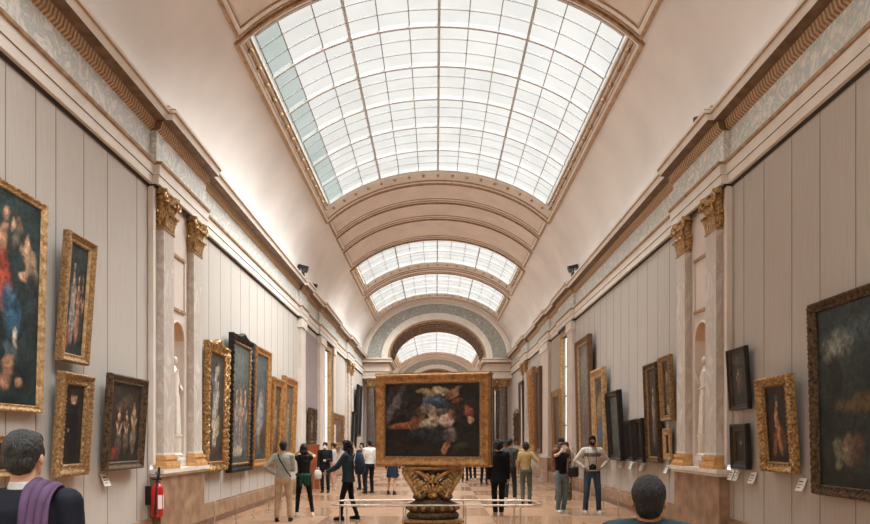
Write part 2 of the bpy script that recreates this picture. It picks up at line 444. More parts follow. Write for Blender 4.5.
for (z0, z1, w, d) in ((0,.07,.56,.20),(.07,.12,.52,.175),(.12,.155,.49,.15),(.155,.2,.52,.17),(.2,.23,.47,.14)): base_mb.box(-w/2, w/2, -d, 0, z0, z1, base_gold)
b0 = base_mb.build('pilaster_base'); base_me = b0.data; bpy.data.objects.remove(b0)
sh = MB(); sh.box(-.21, .21, -.12, 0, .23, 3.98, marble_pil); sh.box(-.225, .225, -.13, 0, .23, .27, creamw); sh.box(-.225, .225, -.135, 0, 3.95, 3.98, gold_line)
s0 = sh.build('shaft'); shaft_me = s0.data; bpy.data.objects.remove(s0)
def pilaster(side, y, p, label, group='gold capped marble pilasters', z=1.22):
    r = empty('pilaster', (WX(side, p), y, z), -side*pi/2); tag(r, label, 'pilaster', group, 'structure')
    for nm, me, zz in (('base', base_me, 0), ('shaft', shaft_me, 0), ('capital', cap_me, 3.98)):
        o = bpy.data.objects.new(nm, me); COL.objects.link(o); o.parent = r; o.location = (0,0,zz)
    return r
def nichebay(side, y0, y1, name, n):
    """bay wall with an arched statue niche between two pilasters; stone pedestal course below"""
    mb = MB(); P = 0.05; yc = (y0+y1)/2; hw = 0.29; zb, zs, zt = 1.34, 3.50, 5.84
    def X(p): return WX(side, p)
    N = 16; arch = [(yc-hw*cos(pi*i/N), zs+hw*sin(pi*i/N)) for i in range(N+1)]
    # face: two sides, sill and the spandrel above
    def quad(a, b_, m): mb.add([(X(P), a[0], a[1]), (X(P), b_[0], a[1]), (X(P), b_[0], b_[1]), (X(P), a[0], b_[1])], [(0,1,2,3)], m)
    quad((y0, 1.2), (yc-hw, zs), panel_m2); quad((yc+hw, 1.2), (y1, zs), panel_m2); quad((yc-hw, 1.2), (yc+hw, zb), panel_m2)
    top = [(y0, zs), (y0, zt), (y1, zt), (y1, zs)]
    vs = [(X(P), a, z) for a, z in arch]+[(X(P), y0, zs), (X(P), y0, zt), (X(P), y1, zt), (X(P), y1, zs)]
    fs = [(0, N+1, N+2)]
    h = N//2
    for i in range(h): fs.append((i, i+1, N+2))
    fs.append((h, N+3, N+2))
    for i in range(h, N): fs.append((i, i+1, N+3))
    fs.append((N, N+4, N+3)); mb.add(vs, fs, panel_m2)
    # curved recess and its half dome
    K = 14; D = 0.30
    vs = []; fs = []
    for i in range(K+1):
        a = pi*i/K; yy = yc-hw*cos(a); pp = P-D*sin(a); vs += [(X(pp), yy, zb), (X(pp), yy, zs)]
    for i in range(K): fs.append((i*2, i*2+2, i*2+3, i*2+1))
    mb.add(vs, fs, panel_m2)
    vs = []; M = 8
    for j in range(M+1):
        e = (pi/2)*j/M
        for i in range(K+1):
            a = pi*i/K; vs.append((X(P-D*sin(a)*cos(e)), yc-hw*cos(a)*(cos(e) if True else 1), zs+hw*sin(e)*1.0))
    # dome: rings shrink towards the crown on the face plane
    mb.add(vs, [(j*(K+1)+i, j*(K+1)+i+1, (j+1)*(K+1)+i+1, (j+1)*(K+1)+i) for j in range(M) for i in range(K)], niche_m)
    mb.add([(X(P), yc-hw, zb), (X(P), yc+hw, zb), (X(P-D), yc+hw*.2, zb), (X(P-D), yc-hw*.2, zb)], [(0,1,2,3)], panel_m2)
    # archivolt lip, recessed panel above, slim white edge mouldings
    mb.tube([(X(P), yc-hw-.02, zb)]+[(X(P), yc-(hw+.02)*cos(pi*i/N), zs+(hw+.02)*sin(pi*i/N)) for i in range(N+1)]+[(X(P), yc+hw+.02, zb)], 0.018, creamw, 6)
    for (a, b_, c, d) in ((yc-.3, yc+.3, 3.98, 4.03), (yc-.3, yc+.3, 4.92, 4.97)):
        xs = sorted((X(P), X(P+.03))); mb.box(xs[0], xs[1], a, b_, c, d, gold_line)
    for yy in (yc-.3, yc+.27):
        xs = sorted((X(P), X(P+.025))); mb.box(xs[0], xs[1], yy, yy+.03, 4.03, 4.92, creamw)
    for yy in (y0-.06, y1-.02):
        xs = sorted((X(-.02), X(.09))); mb.box(xs[0], xs[1], yy, yy+.08, 1.3, 5.8, creamw)
    struct(mb.build(name))
    mb = MB()
    xs = sorted((X(.17), X(0))); mb.box(xs[0], xs[1], y0+.03, y1-.03, 0, 1.10, stone)
    xs = sorted((X(.20), X(0))); mb.box(xs[0], xs[1], y0, y1, 0, .16, stone_dark)
    xs = sorted((X(.21), X(0))); mb.box(xs[0], xs[1], y0-.02, y1+.02, 1.10, 1.15, white_marble)
    xs = sorted((X(.25), X(0))); mb.box(xs[0], xs[1], y0-.04, y1+.04, 1.15, 1.22, white_marble)
    struct(mb.build('trim_%d' % n))
panel_m2 = mat('bay_panel', (214,202,192), 0.6, var=0.05, scale=2)
nichebay(-1, *BAY, 'wall_left_niche_bay', 11); nichebay(1, *BAY, 'wall_right_niche_bay', 12)
for side, word, fire in ((-1, 'left', 'above the red fire extinguisher'), (1, 'right', 'nearest the tiny dark picture')):
    pilaster(side, BAY[0]+.36, .05, 'nearer gold capped marble pilaster of the statue niche on the %s wall' % word)
    pilaster(side, BAY[1]-.36, .05, 'farther gold capped marble pilaster of the statue niche on the %s wall' % word)
for side, word in ((-1, 'left'), (1, 'right')):
    mb = MB(); xs = sorted((WX(side, .16), WX(side, 0))); mb.box(xs[0], xs[1], 33.3, 35.6, 0, 1.15, stone); xs = sorted((WX(side, .22), WX(side, 0))); mb.box(xs[0], xs[1], 33.25, 35.65, 1.15, 1.22, white_marble)
    xs = sorted((WX(side, .04), WX(side, 0))); mb.box(xs[0], xs[1], 33.35, 35.55, 1.22, 5.82, panel_m2)
    struct(mb.build('trim_%d' % (13 if side < 0 else 14)))
    for y, w2 in ((33.75, 'nearer'), (35.15, 'farther')):
        pilaster(side, y, .04, '%s gold capped pilaster of the distant pair on the %s wall near the end arch' % (w2, word))
# plain pale pilasters between the bays
def plain(side, y0, y1, m, n, brown=False):
    mb = MB(); xs = sorted((WX(side, .12), WX(side, 0)))
    mb.box(xs[0], xs[1], y0, y1, 1.0, 5.5, m)
    xs2 = sorted((WX(side, .17), WX(side, 0))); mb.box(xs2[0], xs2[1], y0-.05, y1+.05, 5.5, 5.78, creamw); mb.box(xs2[0], xs2[1], y0-.05, y1+.05, .95, 1.05, creamw)
    mb.box(xs2[0], xs2[1], y0-.04, y1+.04, 0, .95, stone)
    struct(mb.build('trim_%d' % n))
plain(-1, 21.85, 22.6, panel_m2, 15); plain(-1, 25.45, 26.6, panel_m2, 16); plain(-1, 28.75, 29.35, panel_m2, 17)
plain(1, 22.3, 23.1, panel_m2, 18); plain(1, 27.0, 29.0, panel_m2, 19)
for (side, a, b_) in ((-1, 48.2, 49.2), (-1, 56.0, 57.0), (1, 47.4, 48.4), (1, 54.2, 55.2)): plain(side, a, b_, panel_m2, 40+int(a*3))
mb = MB(); mb.box(WX(-1), WX(-1, .03), 22.75, 25.3, .43, 5.6, curtain); struct(mb.build('trim_20'))

# ------------------------------------------------------------------ vault
def vault(name, y0, y1, holes, zs=ZS):
    mb = MB(); S = 12
    def patch(ya, yb, t0, t1, seg):
        n = max(1, int((yb-ya)/1.5)); vs = []; fs = []
        for j in range(n+1):
            for i in range(seg+1): vs.append(VP(t0+(t1-t0)*i/seg, 0, ya+(yb-ya)*j/n))
        for j in range(n):
            for i in range(seg): fs.append((j*(seg+1)+i, j*(seg+1)+i+1, (j+1)*(seg+1)+i+1, (j+1)*(seg+1)+i))
        mb.add(vs, fs, vault_m)
    patch(y0, y1, 0, TE, S); patch(y0, y1, pi-TE, pi, S)
    y = y0
    for (a, b_) in holes: patch(y, a, TE, pi-TE, 30); y = b_
    patch(y, y1, TE, pi-TE, 30)
    o = struct(mb.build(name, fixn=False)); o.data.polygons.foreach_set('use_smooth', [True]*len(o.data.polygons)); return o
HOLES1 = [(-4.0,5.7),(12.2,21.9),(28.4,33.0),(34.1,39.9)]
vault('ceiling', -6, 41, HOLES1); vault('ceiling_second_hall', 45, 69, [(48,66)]); vault('ceiling_third_hall', 71.5, 82, [(73,79.5)])

def rect_mould(mb, y0, y1, t0, t1, wo=.05, wi=.09, h=.06):
    """gilded and cream moulding round a rectangle of the vault"""
    def ring(d0, d1, oh, m):
        k = 4.1
        arc_box(mb, y0+d0, y0+d1, t0+d0/k, t1-d0/k, -.01, oh, m, 30); arc_box(mb, y1-d1, y1-d0, t0+d0/k, t1-d0/k, -.01, oh, m, 30)
        arc_box(mb, y0+d1, y1-d1, t0+d0/k, t0+d1/k, -.01, oh, m, 1); arc_box(mb, y0+d1, y1-d1, t1-d1/k, t1-d0/k, -.01, oh, m, 1)
    ring(0, wo, h, gold_line); ring(wo, wo+wi, h*.7, creamw); ring(wo+wi, wo+wi+.03, h*.45, gold_line)
n = 50
for a in (5.7, 21.9):
    mb = MB()
    s = (lambda y: y) if a == 21.9 else (lambda y: 34.1-y)
    for (p, q) in ((22.12, 23.66), (23.92, 25.42), (25.70, 27.92)):
        lo_, hi_ = sorted((s(p), s(q))); rect_mould(mb, lo_, hi_, TE-.012, pi-TE+.012)
        arc_box(mb, lo_+.17, hi_-.17, TE+.03, pi-TE-.03, -.01, .012, panel_m, 30)
    struct(mb.build('trim_%d' % n)); n += 1
mb = MB(); rect_mould(mb, 33.22, 33.92, TE, pi-TE, .05, .06); struct(mb.build('trim_%d' % n)); n += 1

# skylights
def tx(x): return math.acos(max(-1, min(1, x/(VA+.22))))
def skylight(num, y0, y1, groups, bays=True):
    w = empty('window_%d' % num); w['kind'] = 'structure'; GO = -.22
    g0, g1 = y0+.32, y1-.42
    mb = MB()
    def strip(pa, pb, m, seg=30):   # pa, pb: functions of t in 0..1
        vs = []; fs = []
        for i in range(seg+1): vs += [pa(i/seg), pb(i/seg)]
        for i in range(seg): fs.append((i*2, i*2+2, i*2+3, i*2+1))
        mb.add(vs, fs, m)
    def L3(t0, t1, t): return t0+(t1-t0)*t
    for (ya, yb) in ((y0, g0), (y1, g1)):
        ym = ya+(yb-ya)*.6
        strip(lambda t: VP(L3(TE, pi-TE, t), 0, ya), lambda t: VP(L3(TE+.02, pi-TE-.02, t), -.13, ym), panel_m)
        strip(lambda t: VP(L3(TE+.02, pi-TE-.02, t), -.13, ym), lambda t: VP(L3(TG, pi-TG, t), GO-.06, yb), creamw)
    for sg in (0, 1):
        f = (lambda th: th) if sg == 0 else (lambda th: pi-th)
        strip(lambda t: VP(f(TE), 0, L3(y0, y1, t)), lambda t: VP(f(TE+.02), -.12, L3(y0+.1, y1-.3, t)), panel_m, 8)
        strip(lambda t: VP(f(TE+.02), -.12, L3(y0+.1, y1-.3, t)), lambda t: VP(f(TG), GO-.06, L3(g0, g1, t)), panel_m, 8)
        for q, o_ in ((.25, gold_line), (.5, creamw), (.72, gold_line)):
            th_ = f(TE+.02+(TG-TE-.02)*q); oo = -.12+(GO-.06+.12)*q
            arc_box(mb, y0+.15, y1-.3, th_-.004, th_+.004, oo-.02, oo+.03, o_, 1)
    mb.build('rim', w, fixn=False)
    mb = MB()
    rect_mould(mb, y0-.16, y1+.14, TE-.035, pi-TE+.035, .06, .07, .07)
    for sg in (0, 1):   # gilded ribs and leaf brackets on the coving
        f = (lambda th: th) if sg == 0 else (lambda th: pi-th)
        k_ = y0+.5
        while k_ < y1-.4:
            a, b_ = VP(f(TE+.004), -.03, k_), VP(f(TG-.004), GO+.02, k_+.04)
            mb.ball(Vector(a).lerp(Vector(b_), .4), (.05,.06,.05), gold_pale, 8, 6); k_ += .62
    m_ = 18
    for i in range(1, m_):
        t = TE+(pi-2*TE)*i/m_
        a, b_ = VP(t, -.02, y1-.06), VP(t, -.16, g1+.08)
        mb.ball(Vector(a).lerp(Vector(b_), .5)+Vector((0,0,-.02)), (.05,.07,.04), gold_pale, 8, 6)
    mb.build('gilded_moulding', w)
    # glazing bars
    mb = MB(); N = groups*3
    for i in range(N+1):
        y = g0+(g1-g0)*i/N; th = i % 3 == 0
        hw_ = .03 if th else .010
        arc_box(mb, y-hw_, y+hw_, TG, pi-TG, GO-.02, GO+(.07 if th else .02), bar_m if th else bar_d, 36)
    for x in (0, .64, 1.29, 1.93, 2.50, 3.15, 3.58):
        for sg in ((1,) if x == 0 else (1, -1)):
            t = tx(sg*x); th = x in (0, 1.93); d = (.028 if th else .010)/4.6
            arc_box(mb, g0, g1, t-d, t+d, GO-.01, GO+(.06 if th else .018), bar_m if th else bar_d, 1)
    mb.build('glazing_bars', w)
    mb = MB()
    ts = [TG-.01]+[tx(x) for x in (3.15,2.50,1.93,1.29,.64,0,-.64,-1.29,-1.93,-2.50,-3.15)]+[pi-TG+.01]
    for a, b_ in zip(ts[:-1], ts[1:]):
        m = pane_g if a > tx(-3.0) and num == 2 else pane_m
        vs = [VP(a, GO-.01, g0-.05), VP(b_, GO-.01, g0-.05), VP(b_, GO-.01, g1+.05), VP(a, GO-.01, g1+.05)]
        mb.add(vs, [(0,1,2,3)], m)
    mb.build('glass', w, fixn=False)
skylight(1, -4.0, 5.7, 6); skylight(2, 12.2, 21.9, 6); skylight(3, 28.4, 33.0, 2); skylight(4, 34.1, 39.9, 3)
skylight(5, 48.0, 66.0, 8); skylight(6, 73.0, 79.5, 3)

# ------------------------------------------------------------------ arches that divide the halls
def ering(mb, y0, y1, a0, b0, a1, b1, zc, m, seg=40):
    vs = []; fs = []
    for i in range(seg+1):
        t = pi*i/seg; c, s = cos(t), sin(t)
        vs += [(XC+a0*c, y0, zc+b0*s), (XC+a0*c, y1, zc+b0*s), (XC+a1*c, y1, zc+b1*s), (XC+a1*c, y0, zc+b1*s)]
    for i in range(seg):
        a = i*4; b_ = a+4
        for k in range(4): fs.append((a+k, a+(k+1) % 4, b_+(k+1) % 4, b_+k))
    fs += [(0,1,2,3), (seg*4+3, seg*4+2, seg*4+1, seg*4)]
    mb.add(vs, fs, m)
def divider(y0, y1, nm, tn):
    zc = 6.85
    mb = MB(); ering(mb, y0, y1, 3.0, 2.35, 5.0, 3.9, zc, cream)
    struct(mb.build(nm))
    mb = MB()
    for (ya, yb) in ((y0-.05, y0), (y1, y1+.05)):
        ering(mb, ya, yb, 3.5, 2.85, 4.42, 3.42, zc, marble_green)
    for (ya, yb) in ((y0-.12, y0), (y1, y1+.12)):
        ering(mb, ya, yb, 2.98, 2.33, 3.10, 2.43, zc, gold_line)
        ering(mb, ya+.02, yb-.02, 3.10, 2.43, 3.30, 2.62, zc, creamw)
        ering(mb, ya, yb, 3.30, 2.62, 3.5, 2.85, zc, creamw)
        ering(mb, ya, yb, 4.42, 3.42, 4.55, 3.52, zc, creamw)
        ering(mb, ya, yb, 4.55, 3.52, 4.75, 3.64, zc, panel_m)
    # soffit coffers
    yy = y0+.25
    while yy < y1-.3:
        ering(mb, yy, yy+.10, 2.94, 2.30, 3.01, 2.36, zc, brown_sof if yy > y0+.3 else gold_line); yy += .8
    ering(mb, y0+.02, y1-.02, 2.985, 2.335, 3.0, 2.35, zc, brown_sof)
    for i in range(1, 16):
        t = pi*i/16; x, z = XC+2.95*cos(t), zc+2.31*sin(t)
        mb.box(x-.04, x+.04, y0+.25, y1-.3, z-.03, z+.05, brown_sof)
    struct(mb.build('trim_%d' % tn))
    # entablature blocks carrying the arch
    mb = MB()
    for sg in (-1, 1):
        def bx(xi, z0, z1, e, m):
            xs = sorted((XC+sg*xi, XC+sg*4.715)); mb.box(xs[0], xs[1], y0-e, y1+e, z0, z1, m)
        bx(3.04, 5.60, 5.78, .02, creamw); bx(3.0, 5.78, 5.98, .05, creamw); bx(2.96, 5.98, 6.03, .09, gold_line)
        bx(3.02, 6.03, 6.50, .03, panel_m); bx(2.95, 6.50, 6.60, .12, gold_line); bx(2.80, 6.60, 6.74, .28, creamw); bx(2.75, 6.74, 6.78, .33, gold_line); bx(2.86, 6.78, 6.86, .22, creamw)
    struct(mb.build('trim_%d' % (tn+1)))
divider(ARCH0, ARCH1, 'wall_end_arch', 60); divider(69, 71.5, 'wall_far_arch', 62)
# columns below the arch blocks
colmb = MB(); colmb.lathe([(.27,.9),(.27,1.0),(.262,2.2),(.235,5.02),(.26,5.04),(.26,5.08)], marble_col, seg=24)
c_sh = colmb.build('shaft', smooth=False); smooth_angle(c_sh); col_me = c_sh.data; bpy.data.objects.remove(c_sh)
cb = MB(); cb.box(-.42,.42,-.42,.42,0,.75,stone); cb.box(-.37,.37,-.37,.37,.75,.82,white_marble); cb.lathe([(.35,.82),(.36,.85),(.31,.88),(.33,.9)], white_marble, seg=20)
c_b = cb.build('base'); colb_me = c_b.data; bpy.data.objects.remove(c_b)
cc = MB(); cc.lathe([(.25,5.08),(.27,5.2),(.30,5.35),(.37,5.5)], gold_pale, seg=24, wob=lambda a, z: .12*sin(8*a)); cc.box(-.38,.38,-.38,.38,5.5,5.6,gold_pale)
for z, r, q in ((5.2,.30,8),(5.34,.34,8)):
    for i in range(q):
        a = 2*pi*(i+(.5 if z > 5.3 else 0))/q; cc.ball((r*cos(a), r*sin(a), z), (.06,.06,.09), gold_pale, 6, 5)
c_c = cc.build('capital'); colc_me = c_c.data; bpy.data.objects.remove(c_c)
def column(x, y, label):
    r = empty('column', (x, y, 0)); tag(r, label, 'column', 'columns under the end arches', 'structure')
    for nm, me in (('base', colb_me), ('shaft', col_me), ('capital', colc_me)):
        o = bpy.data.objects.new(nm, me); COL.objects.link(o); o.parent = r
for (y, w1) in ((ARCH0+.45, 'front'), (ARCH1-.45, 'rear')):
    for sg, w2 in ((-1, 'left'), (1, 'right')):
        for (xx, w3) in ((3.42, 'inner'), (4.25, 'outer')):
            column(XC+sg*xx, y, '%s %s dark marble column of the %s row under the end arch' % (w3, w1, w2))
for y in (69.4, 71.1):
    for sg, w2 in ((-1, 'left'), (1, 'right')):
        for (xx, w3) in ((3.42, 'inner'), (4.25, 'outer')):
            column(XC+sg*xx, y, '%s %s column beneath the second arch far beyond' % ('front' if y < 70 else 'rear', w2+' '+w3))
# ------------------------------------------------------------------ pictures
def canvas(w, h, bg, blobs, parent, seed=0, y=-0.02, name='canvas', bg2=None):
    """oil painting: coloured soft shapes as point colours on a fine grid. Blob: (u, v, ru, rv, angle, rgb, softness)"""
    g_ = .015 if max(w, h) < 2 else .022
    nx = max(12, min(130, int(w/g_))); ny = max(12, min(130, int(h/g_)))
    if max(w, h) < 1: nx = max(24, nx); ny = max(30, ny)
    vs = []; cols = []
    b0 = lin(bg); b1 = lin(bg2) if bg2 else tuple(v*.55 for v in b0)
    bl = [(u, v, ru, rv, cos(a), sin(a), lin(c), s) for (u, v, ru, rv, a, c, s) in blobs]
    for j in range(ny+1):
        for i in range(nx+1):
            u, v = i/nx, j/ny
            vs.append(((u-.5)*w, 0, v*h))
            n = noise.noise(Vector((u*3*w+seed, v*3*h, seed*1.7)))*.5+.5
            f = max(0, min(1, n*1.2-.1+(v-.5)*.5))
            c = [b1[k]*(1-f)+b0[k]*f for k in range(3)]
            du = noise.noise(Vector((u*9+seed, v*9, 3.3)))*.032+noise.noise(Vector((u*26+seed, v*26, 5.3)))*.008; dv = noise.noise(Vector((u*9+seed, v*9, 9.1)))*.032+noise.noise(Vector((u*26+seed, v*26, 2.7)))*.008
            for (bu, bv, ru, rv, ca, sa, bc, so) in bl:
                x, z = u+du-bu, v+dv-bv
                p, q = (x*ca+z*sa)/ru, (-x*sa+z*ca)/rv
                d = p*p+q*q
                if d < 1.6:
                    t = max(0, min(1, (1.3-d)/(so*1.7))); t = t*t*(3-2*t); sh_ = .74+.40*noise.noise(Vector((u*14, v*14+seed, 1.1)))+.45*noise.noise(Vector((u*38+v*12, v*22+seed, 4.1)))+.14*q-.15*p
                    sh_ = max(.3, sh_)
                    c = [c[k]*(1-t)+bc[k]*sh_*t for k in range(3)]
            cols += [c[0], c[1], c[2], 1.0]
    fs = [(j*(nx+1)+i, j*(nx+1)+i+1, (j+1)*(nx+1)+i+1, (j+1)*(nx+1)+i) for j in range(ny) for i in range(nx)]
    me = bpy.data.meshes.new(name); me.from_pydata(vs, [], fs); me.materials.append(oil)
    ca_ = me.color_attributes.new('Col', 'FLOAT_COLOR', 'POINT'); ca_.data.foreach_set('color', cols)
    me.update(); o = bpy.data.objects.new(name, me); COL.objects.link(o); o.parent = parent; o.location = (0, y, 0)
    return o
def frame_mesh(w, h, fw, dep, m, orn=0.0, orn_s=9.0, m2=None, crest=0.0):
    """mitred picture frame, outer size w x h, back at y=0, front towards -y; orn = carving amplitude"""
    mb = MB()
    prof = [(0,0),(0,-dep*.7),(.06,-dep*.92),(.18,-dep),(.32,-dep*.93),(.45,-dep*.72),(.6,-dep*.62),(.75,-dep*.6),(.86,-dep*.66),(.93,-dep*.6),(1.0,-dep*.38),(1.0,-.012)]
    cor = [(-w/2,0),(w/2,0),(w/2,h),(-w/2,h)]; inn = [(1,1),(-1,1),(-1,-1),(1,-1)]
    P = len(prof)
    for s in range(4):
        (x0, z0), (x1, z1) = cor[s], cor[(s+1) % 4]; i0, i1 = inn[s], inn[(s+1) % 4]
        L = sqrt((x1-x0)**2+(z1-z0)**2); n = max(2, int(L/.022)) if orn else 2
        vs = []
        for k in range(n+1):
            t = k/n; dist = t*L
            for j, (p, y) in enumerate(prof):
                pp = p*fw
                ex = x0+i0[0]*pp; ez = z0+i0[1]*pp; fx = x1+i1[0]*pp; fz = z1+i1[1]*pp
                x, z = ex+(fx-ex)*t, ez+(fz-ez)*t
                if orn:
                    ph = dist*orn_s*2*pi/ max(.4, 1)
                    a = orn*(sin(ph+j*1.1)+.6*sin(ph*1.7+j*2.3)+.5*sin(ph*.5-j)) if 1 <= j <= 9 else 0
                    y2 = y-a*.7
                    o_ = orn*.9*(abs(sin(ph*.5))-.4) if j in (1, 2, 3) else 0
                    if s == 0: z -= o_
                    elif s == 1: x += o_
                    elif s == 2: z += o_
                    else: x -= o_
                    if crest and s == 2 and j <= 4: z += crest*max(0, 1-abs(t-.5)*5)
                else: y2 = y
                vs.append((x, y2, z))
        fs = [(k*P+j, k*P+j+1, (k+1)*P+j+1, (k+1)*P+j) for k in range(n) for j in range(P-1)]
        half = [f for f in fs if (f[0] % P) < 7]; rest = [f for f in fs if (f[0] % P) >= 7]
        mb.add(vs, half, m); mb.add(vs, rest, m2 or m)
    mb.box(-w/2+.01, w/2-.01, -.012, 0, .01, h-.01, shade_and_backing)
    return mb
def painting(side, y0, y1, z0, z1, lean, fw, dep, fm, label, cat, bg, blobs, seed=1, orn=0.0, orn_s=9, m2=None, group=None, gap=.05, crest=0, name='framed_painting', bg2=None):
    k_ = (W-gap-dep)/W; y0 *= k_; y1 *= k_; z0 = 1.7+(z0-1.7)*k_; z1 = 1.7+(z1-1.7)*k_   # measured on the frame's front plane
    w, h = y1-y0, z1-z0
    r = empty(name, (WX(side, gap), (y0+y1)/2, z0)); r.rotation_euler = (radians(lean), 0, -side*pi/2)
    tag(r, label, cat, group)
    f = frame_mesh(w, h, fw, dep, fm, orn, orn_s, m2, crest).build('frame', r, fixn=False); smooth_angle(f, 50)
    c = canvas(w-2*fw+.01, h-2*fw+.01, bg, blobs, r, seed, y=-dep*.3, bg2=bg2); c.location.z = fw-.005
    return r
SK = (196,158,128); SKD = (150,104,76)
def fig(u, base, h, robe, skin=SK, w=.5, lean=0.0, seed=0):
    """a loosely painted draped figure: head, torso, robe, arms"""
    R = random.Random(seed*13+int(u*100)); a = lean; w *= 1.7
    return [(u, base+h*.28, h*.20*w*2, h*.30, a, robe, .5), (u+lean*.1, base+h*.6, h*.13*w*2, h*.2, a, tuple(min(255, c*1.1) for c in robe), .5),
            (u+lean*.1, base+h*.74, h*.10*w*2, h*.07, a, skin, .5), (u+lean*.14+R.uniform(-.01,.01), base+h*.89, h*.065*w*2, h*.075, 0, skin, .4), (u+lean*.14, base+h*.94, h*.07*w*2, h*.045, 0, (56,40,30), .5),
            (u-.08*w*2, base+h*.55, h*.04*w*2, h*.15, .5, skin, .5), (u+.08*w*2, base+h*.52, h*.04*w*2, h*.14, -.5, skin, .5)]
# (left wall: u runs away from the viewer;  right wall: u runs towards the viewer)
B = [(.80,.60,.055,.20,.15,(168,74,58),.5),(.845,.44,.05,.13,.1,(60,98,122),.6),(.80,.78,.03,.08,0,(196,152,122),.6),(.845,.87,.018,.04,0,(200,164,134),.5),(.845,.905,.02,.025,0,(70,56,44),.6),
     (.875,.80,.022,.10,-.1,(110,104,92),.6),(.88,.885,.016,.035,0,(150,120,98),.5),(.945,.70,.04,.12,.2,(178,150,122),.5),(.93,.82,.014,.035,0,(200,164,136),.5),(.92,.62,.035,.03,.5,(190,150,122),.5),(.955,.52,.04,.16,0,(44,58,62),.6),
     (.79,.9,.02,.04,0,(190,150,124),.5),(.86,.25,.04,.07,.3,(70,86,92),.7),(.845,.18,.035,.06,-.3,(180,136,108),.6),(.90,.11,.03,.035,0,(170,130,104),.6),(.82,.10,.035,.04,.3,(150,110,90),.6),(.87,.33,.008,.05,.3,(206,196,176),.5),(.55,.6,.12,.3,0,(120,80,60),.6),(.3,.6,.1,.3,0,(70,90,110),.6)]
painting(-1, 4.4, 7.69, 2.02, 4.47, 1.6, .078, .06, gold_pale, 'huge beaded gold framed painting of robed figures on dark teal at the left edge', 'painting', (44,62,62), B, 3, orn=.010, orn_s=18, bg2=(20,30,32))
B = fig(.35,.1,.8,(156,154,152),w=.28)+fig(.62,.08,.7,(176,132,104),SK,w=.24)+fig(.85,.1,.72,(70,70,64),w=.2)+[(.15,.15,.14,.12,0,(160,96,80),.5)]
painting(-1, 8.09, 8.74, 2.70, 4.33, 4, .11, .10, gold_old, 'brown gold framed painting of standing figures hung above the portrait on the left wall', 'painting', (52,66,68), B, 5, m2=gold_pale, gap=.08, bg2=(30,34,36))
B = [(.5,.42,.3,.4,0,(22,24,32),.4),(.5,.68,.17,.12,0,(26,26,34),.4),(.5,.83,.17,.08,0,(190,152,122),.35),(.5,.90,.18,.04,0,(50,34,24),.5),(.5,.775,.07,.012,0,(214,206,194),.4),(.28,.42,.05,.03,0,(190,150,120),.4)]
painting(-1, 7.99, 8.73, 1.24, 2.56, 3.5, .15, .09, gold_old, 'carved gold framed portrait of a person in black on the left wall', 'painting', (46,42,36), B, 7, orn=.010, orn_s=17, gap=.07)
B = fig(.3,.05,.7,(88,84,78),w=.22)+fig(.55,.12,.6,(110,92,76),w=.2)+fig(.8,.1,.75,(130,116,100),w=.2)+[(.2,.12,.14,.08,.4,(130,56,44),.5),(.5,.75,.35,.12,.2,(96,80,66),.8)]
painting(-1, 9.2, 10.36, 1.26, 2.66, 3.5, .12, .10, gold_dark, 'dark brown framed painting of crowded figures left of the fire extinguisher', 'painting', (58,50,44), B, 9, m2=greywood, gap=.07)
B = [(.72,.5,.22,.28,0,(120,84,56),.6),(.75,.7,.12,.1,0,(186,140,108),.5),(.3,.4,.2,.2,0,(70,60,40),.6)]
painting(-1, 6.8, 7.66, 1.29, 1.76, 1, .09, .06, gold_old, 'small gold framed picture behind the head of the man in the purple scarf', 'painting', (58,48,38), B, 11)
B = fig(.5,.42,.5,(150,150,150),w=.5)+fig(.45,.12,.4,(200,186,166),w=.5)+[(.5,.5,.3,.1,.6,(186,178,166),.6),(.35,.72,.2,.06,-.5,(90,96,104),.6),(.55,.3,.25,.1,.4,(196,176,152),.5),(.5,.1,.4,.06,0,(80,58,46),.6),(.6,.85,.15,.05,.3,(176,168,158),.5)]
painting(-1, 13.24, 14.60, 1.04, 3.74, 1.0, .20, .13, gold, 'ornately carved bright gold framed painting nearest the left pilasters', 'painting', (70,68,60), B, 13, orn=.020, orn_s=8, m2=gold_orange, group=None, crest=.12)
B = fig(.3,.06,.62,(120,118,122),w=.3)+fig(.55,.05,.66,(150,130,118),w=.3)+fig(.8,.08,.6,(96,100,112),w=.28)+[(.5,.8,.5,.2,0,(110,116,112),.9),(.4,.1,.3,.05,0,(186,172,150),.6)]
painting(-1, 14.78, 16.5, .95, 4.16, 1.2, .20, .13, black_fr, 'black and gold carved framed painting, second large one past the left pilasters', 'painting', (86,90,84), B, 15, orn=.015, orn_s=9, m2=gold_old, crest=.1)
B = fig(.5,.1,.7,(120,124,132),w=.3)+[(.5,.78,.6,.2,0,(88,98,100),.9),(.5,.4,.35,.25,.5,(150,150,150),.8),(.7,.2,.3,.12,0,(84,60,44),.6)]
painting(-1, 16.6, 18.15, 1.0, 4.14, 1.6, .18, .12, gold_orange, 'plain warm gold framed tall painting, third past the left pilasters', 'painting', (76,82,80), B, 17)
painting(-1, 18.35, 19.65, 1.0, 3.5, 3.2, .24, .16, gold_orange, 'forward leaning wide gold framed painting above the man in the pale shirt', 'painting', (96,84,66), fig(.5,.1,.7,(120,100,80),w=.4), 19)
painting(-1, 19.85, 21.5, 1.05, 3.68, 2.2, .26, .16, gold_orange, 'gold framed painting last before the pale left pilaster', 'painting', (110,100,84), fig(.5,.1,.7,(140,126,104),w=.4), 21)
painting(-1, 24.0, 25.3, 1.55, 2.9, 2, .22, .12, gold_dark, 'dark ornate framed picture on the mauve panel behind the person in black suit', 'painting', (84,64,46), fig(.5,.1,.7,(130,90,60),w=.4), 23, orn=.02, orn_s=5)
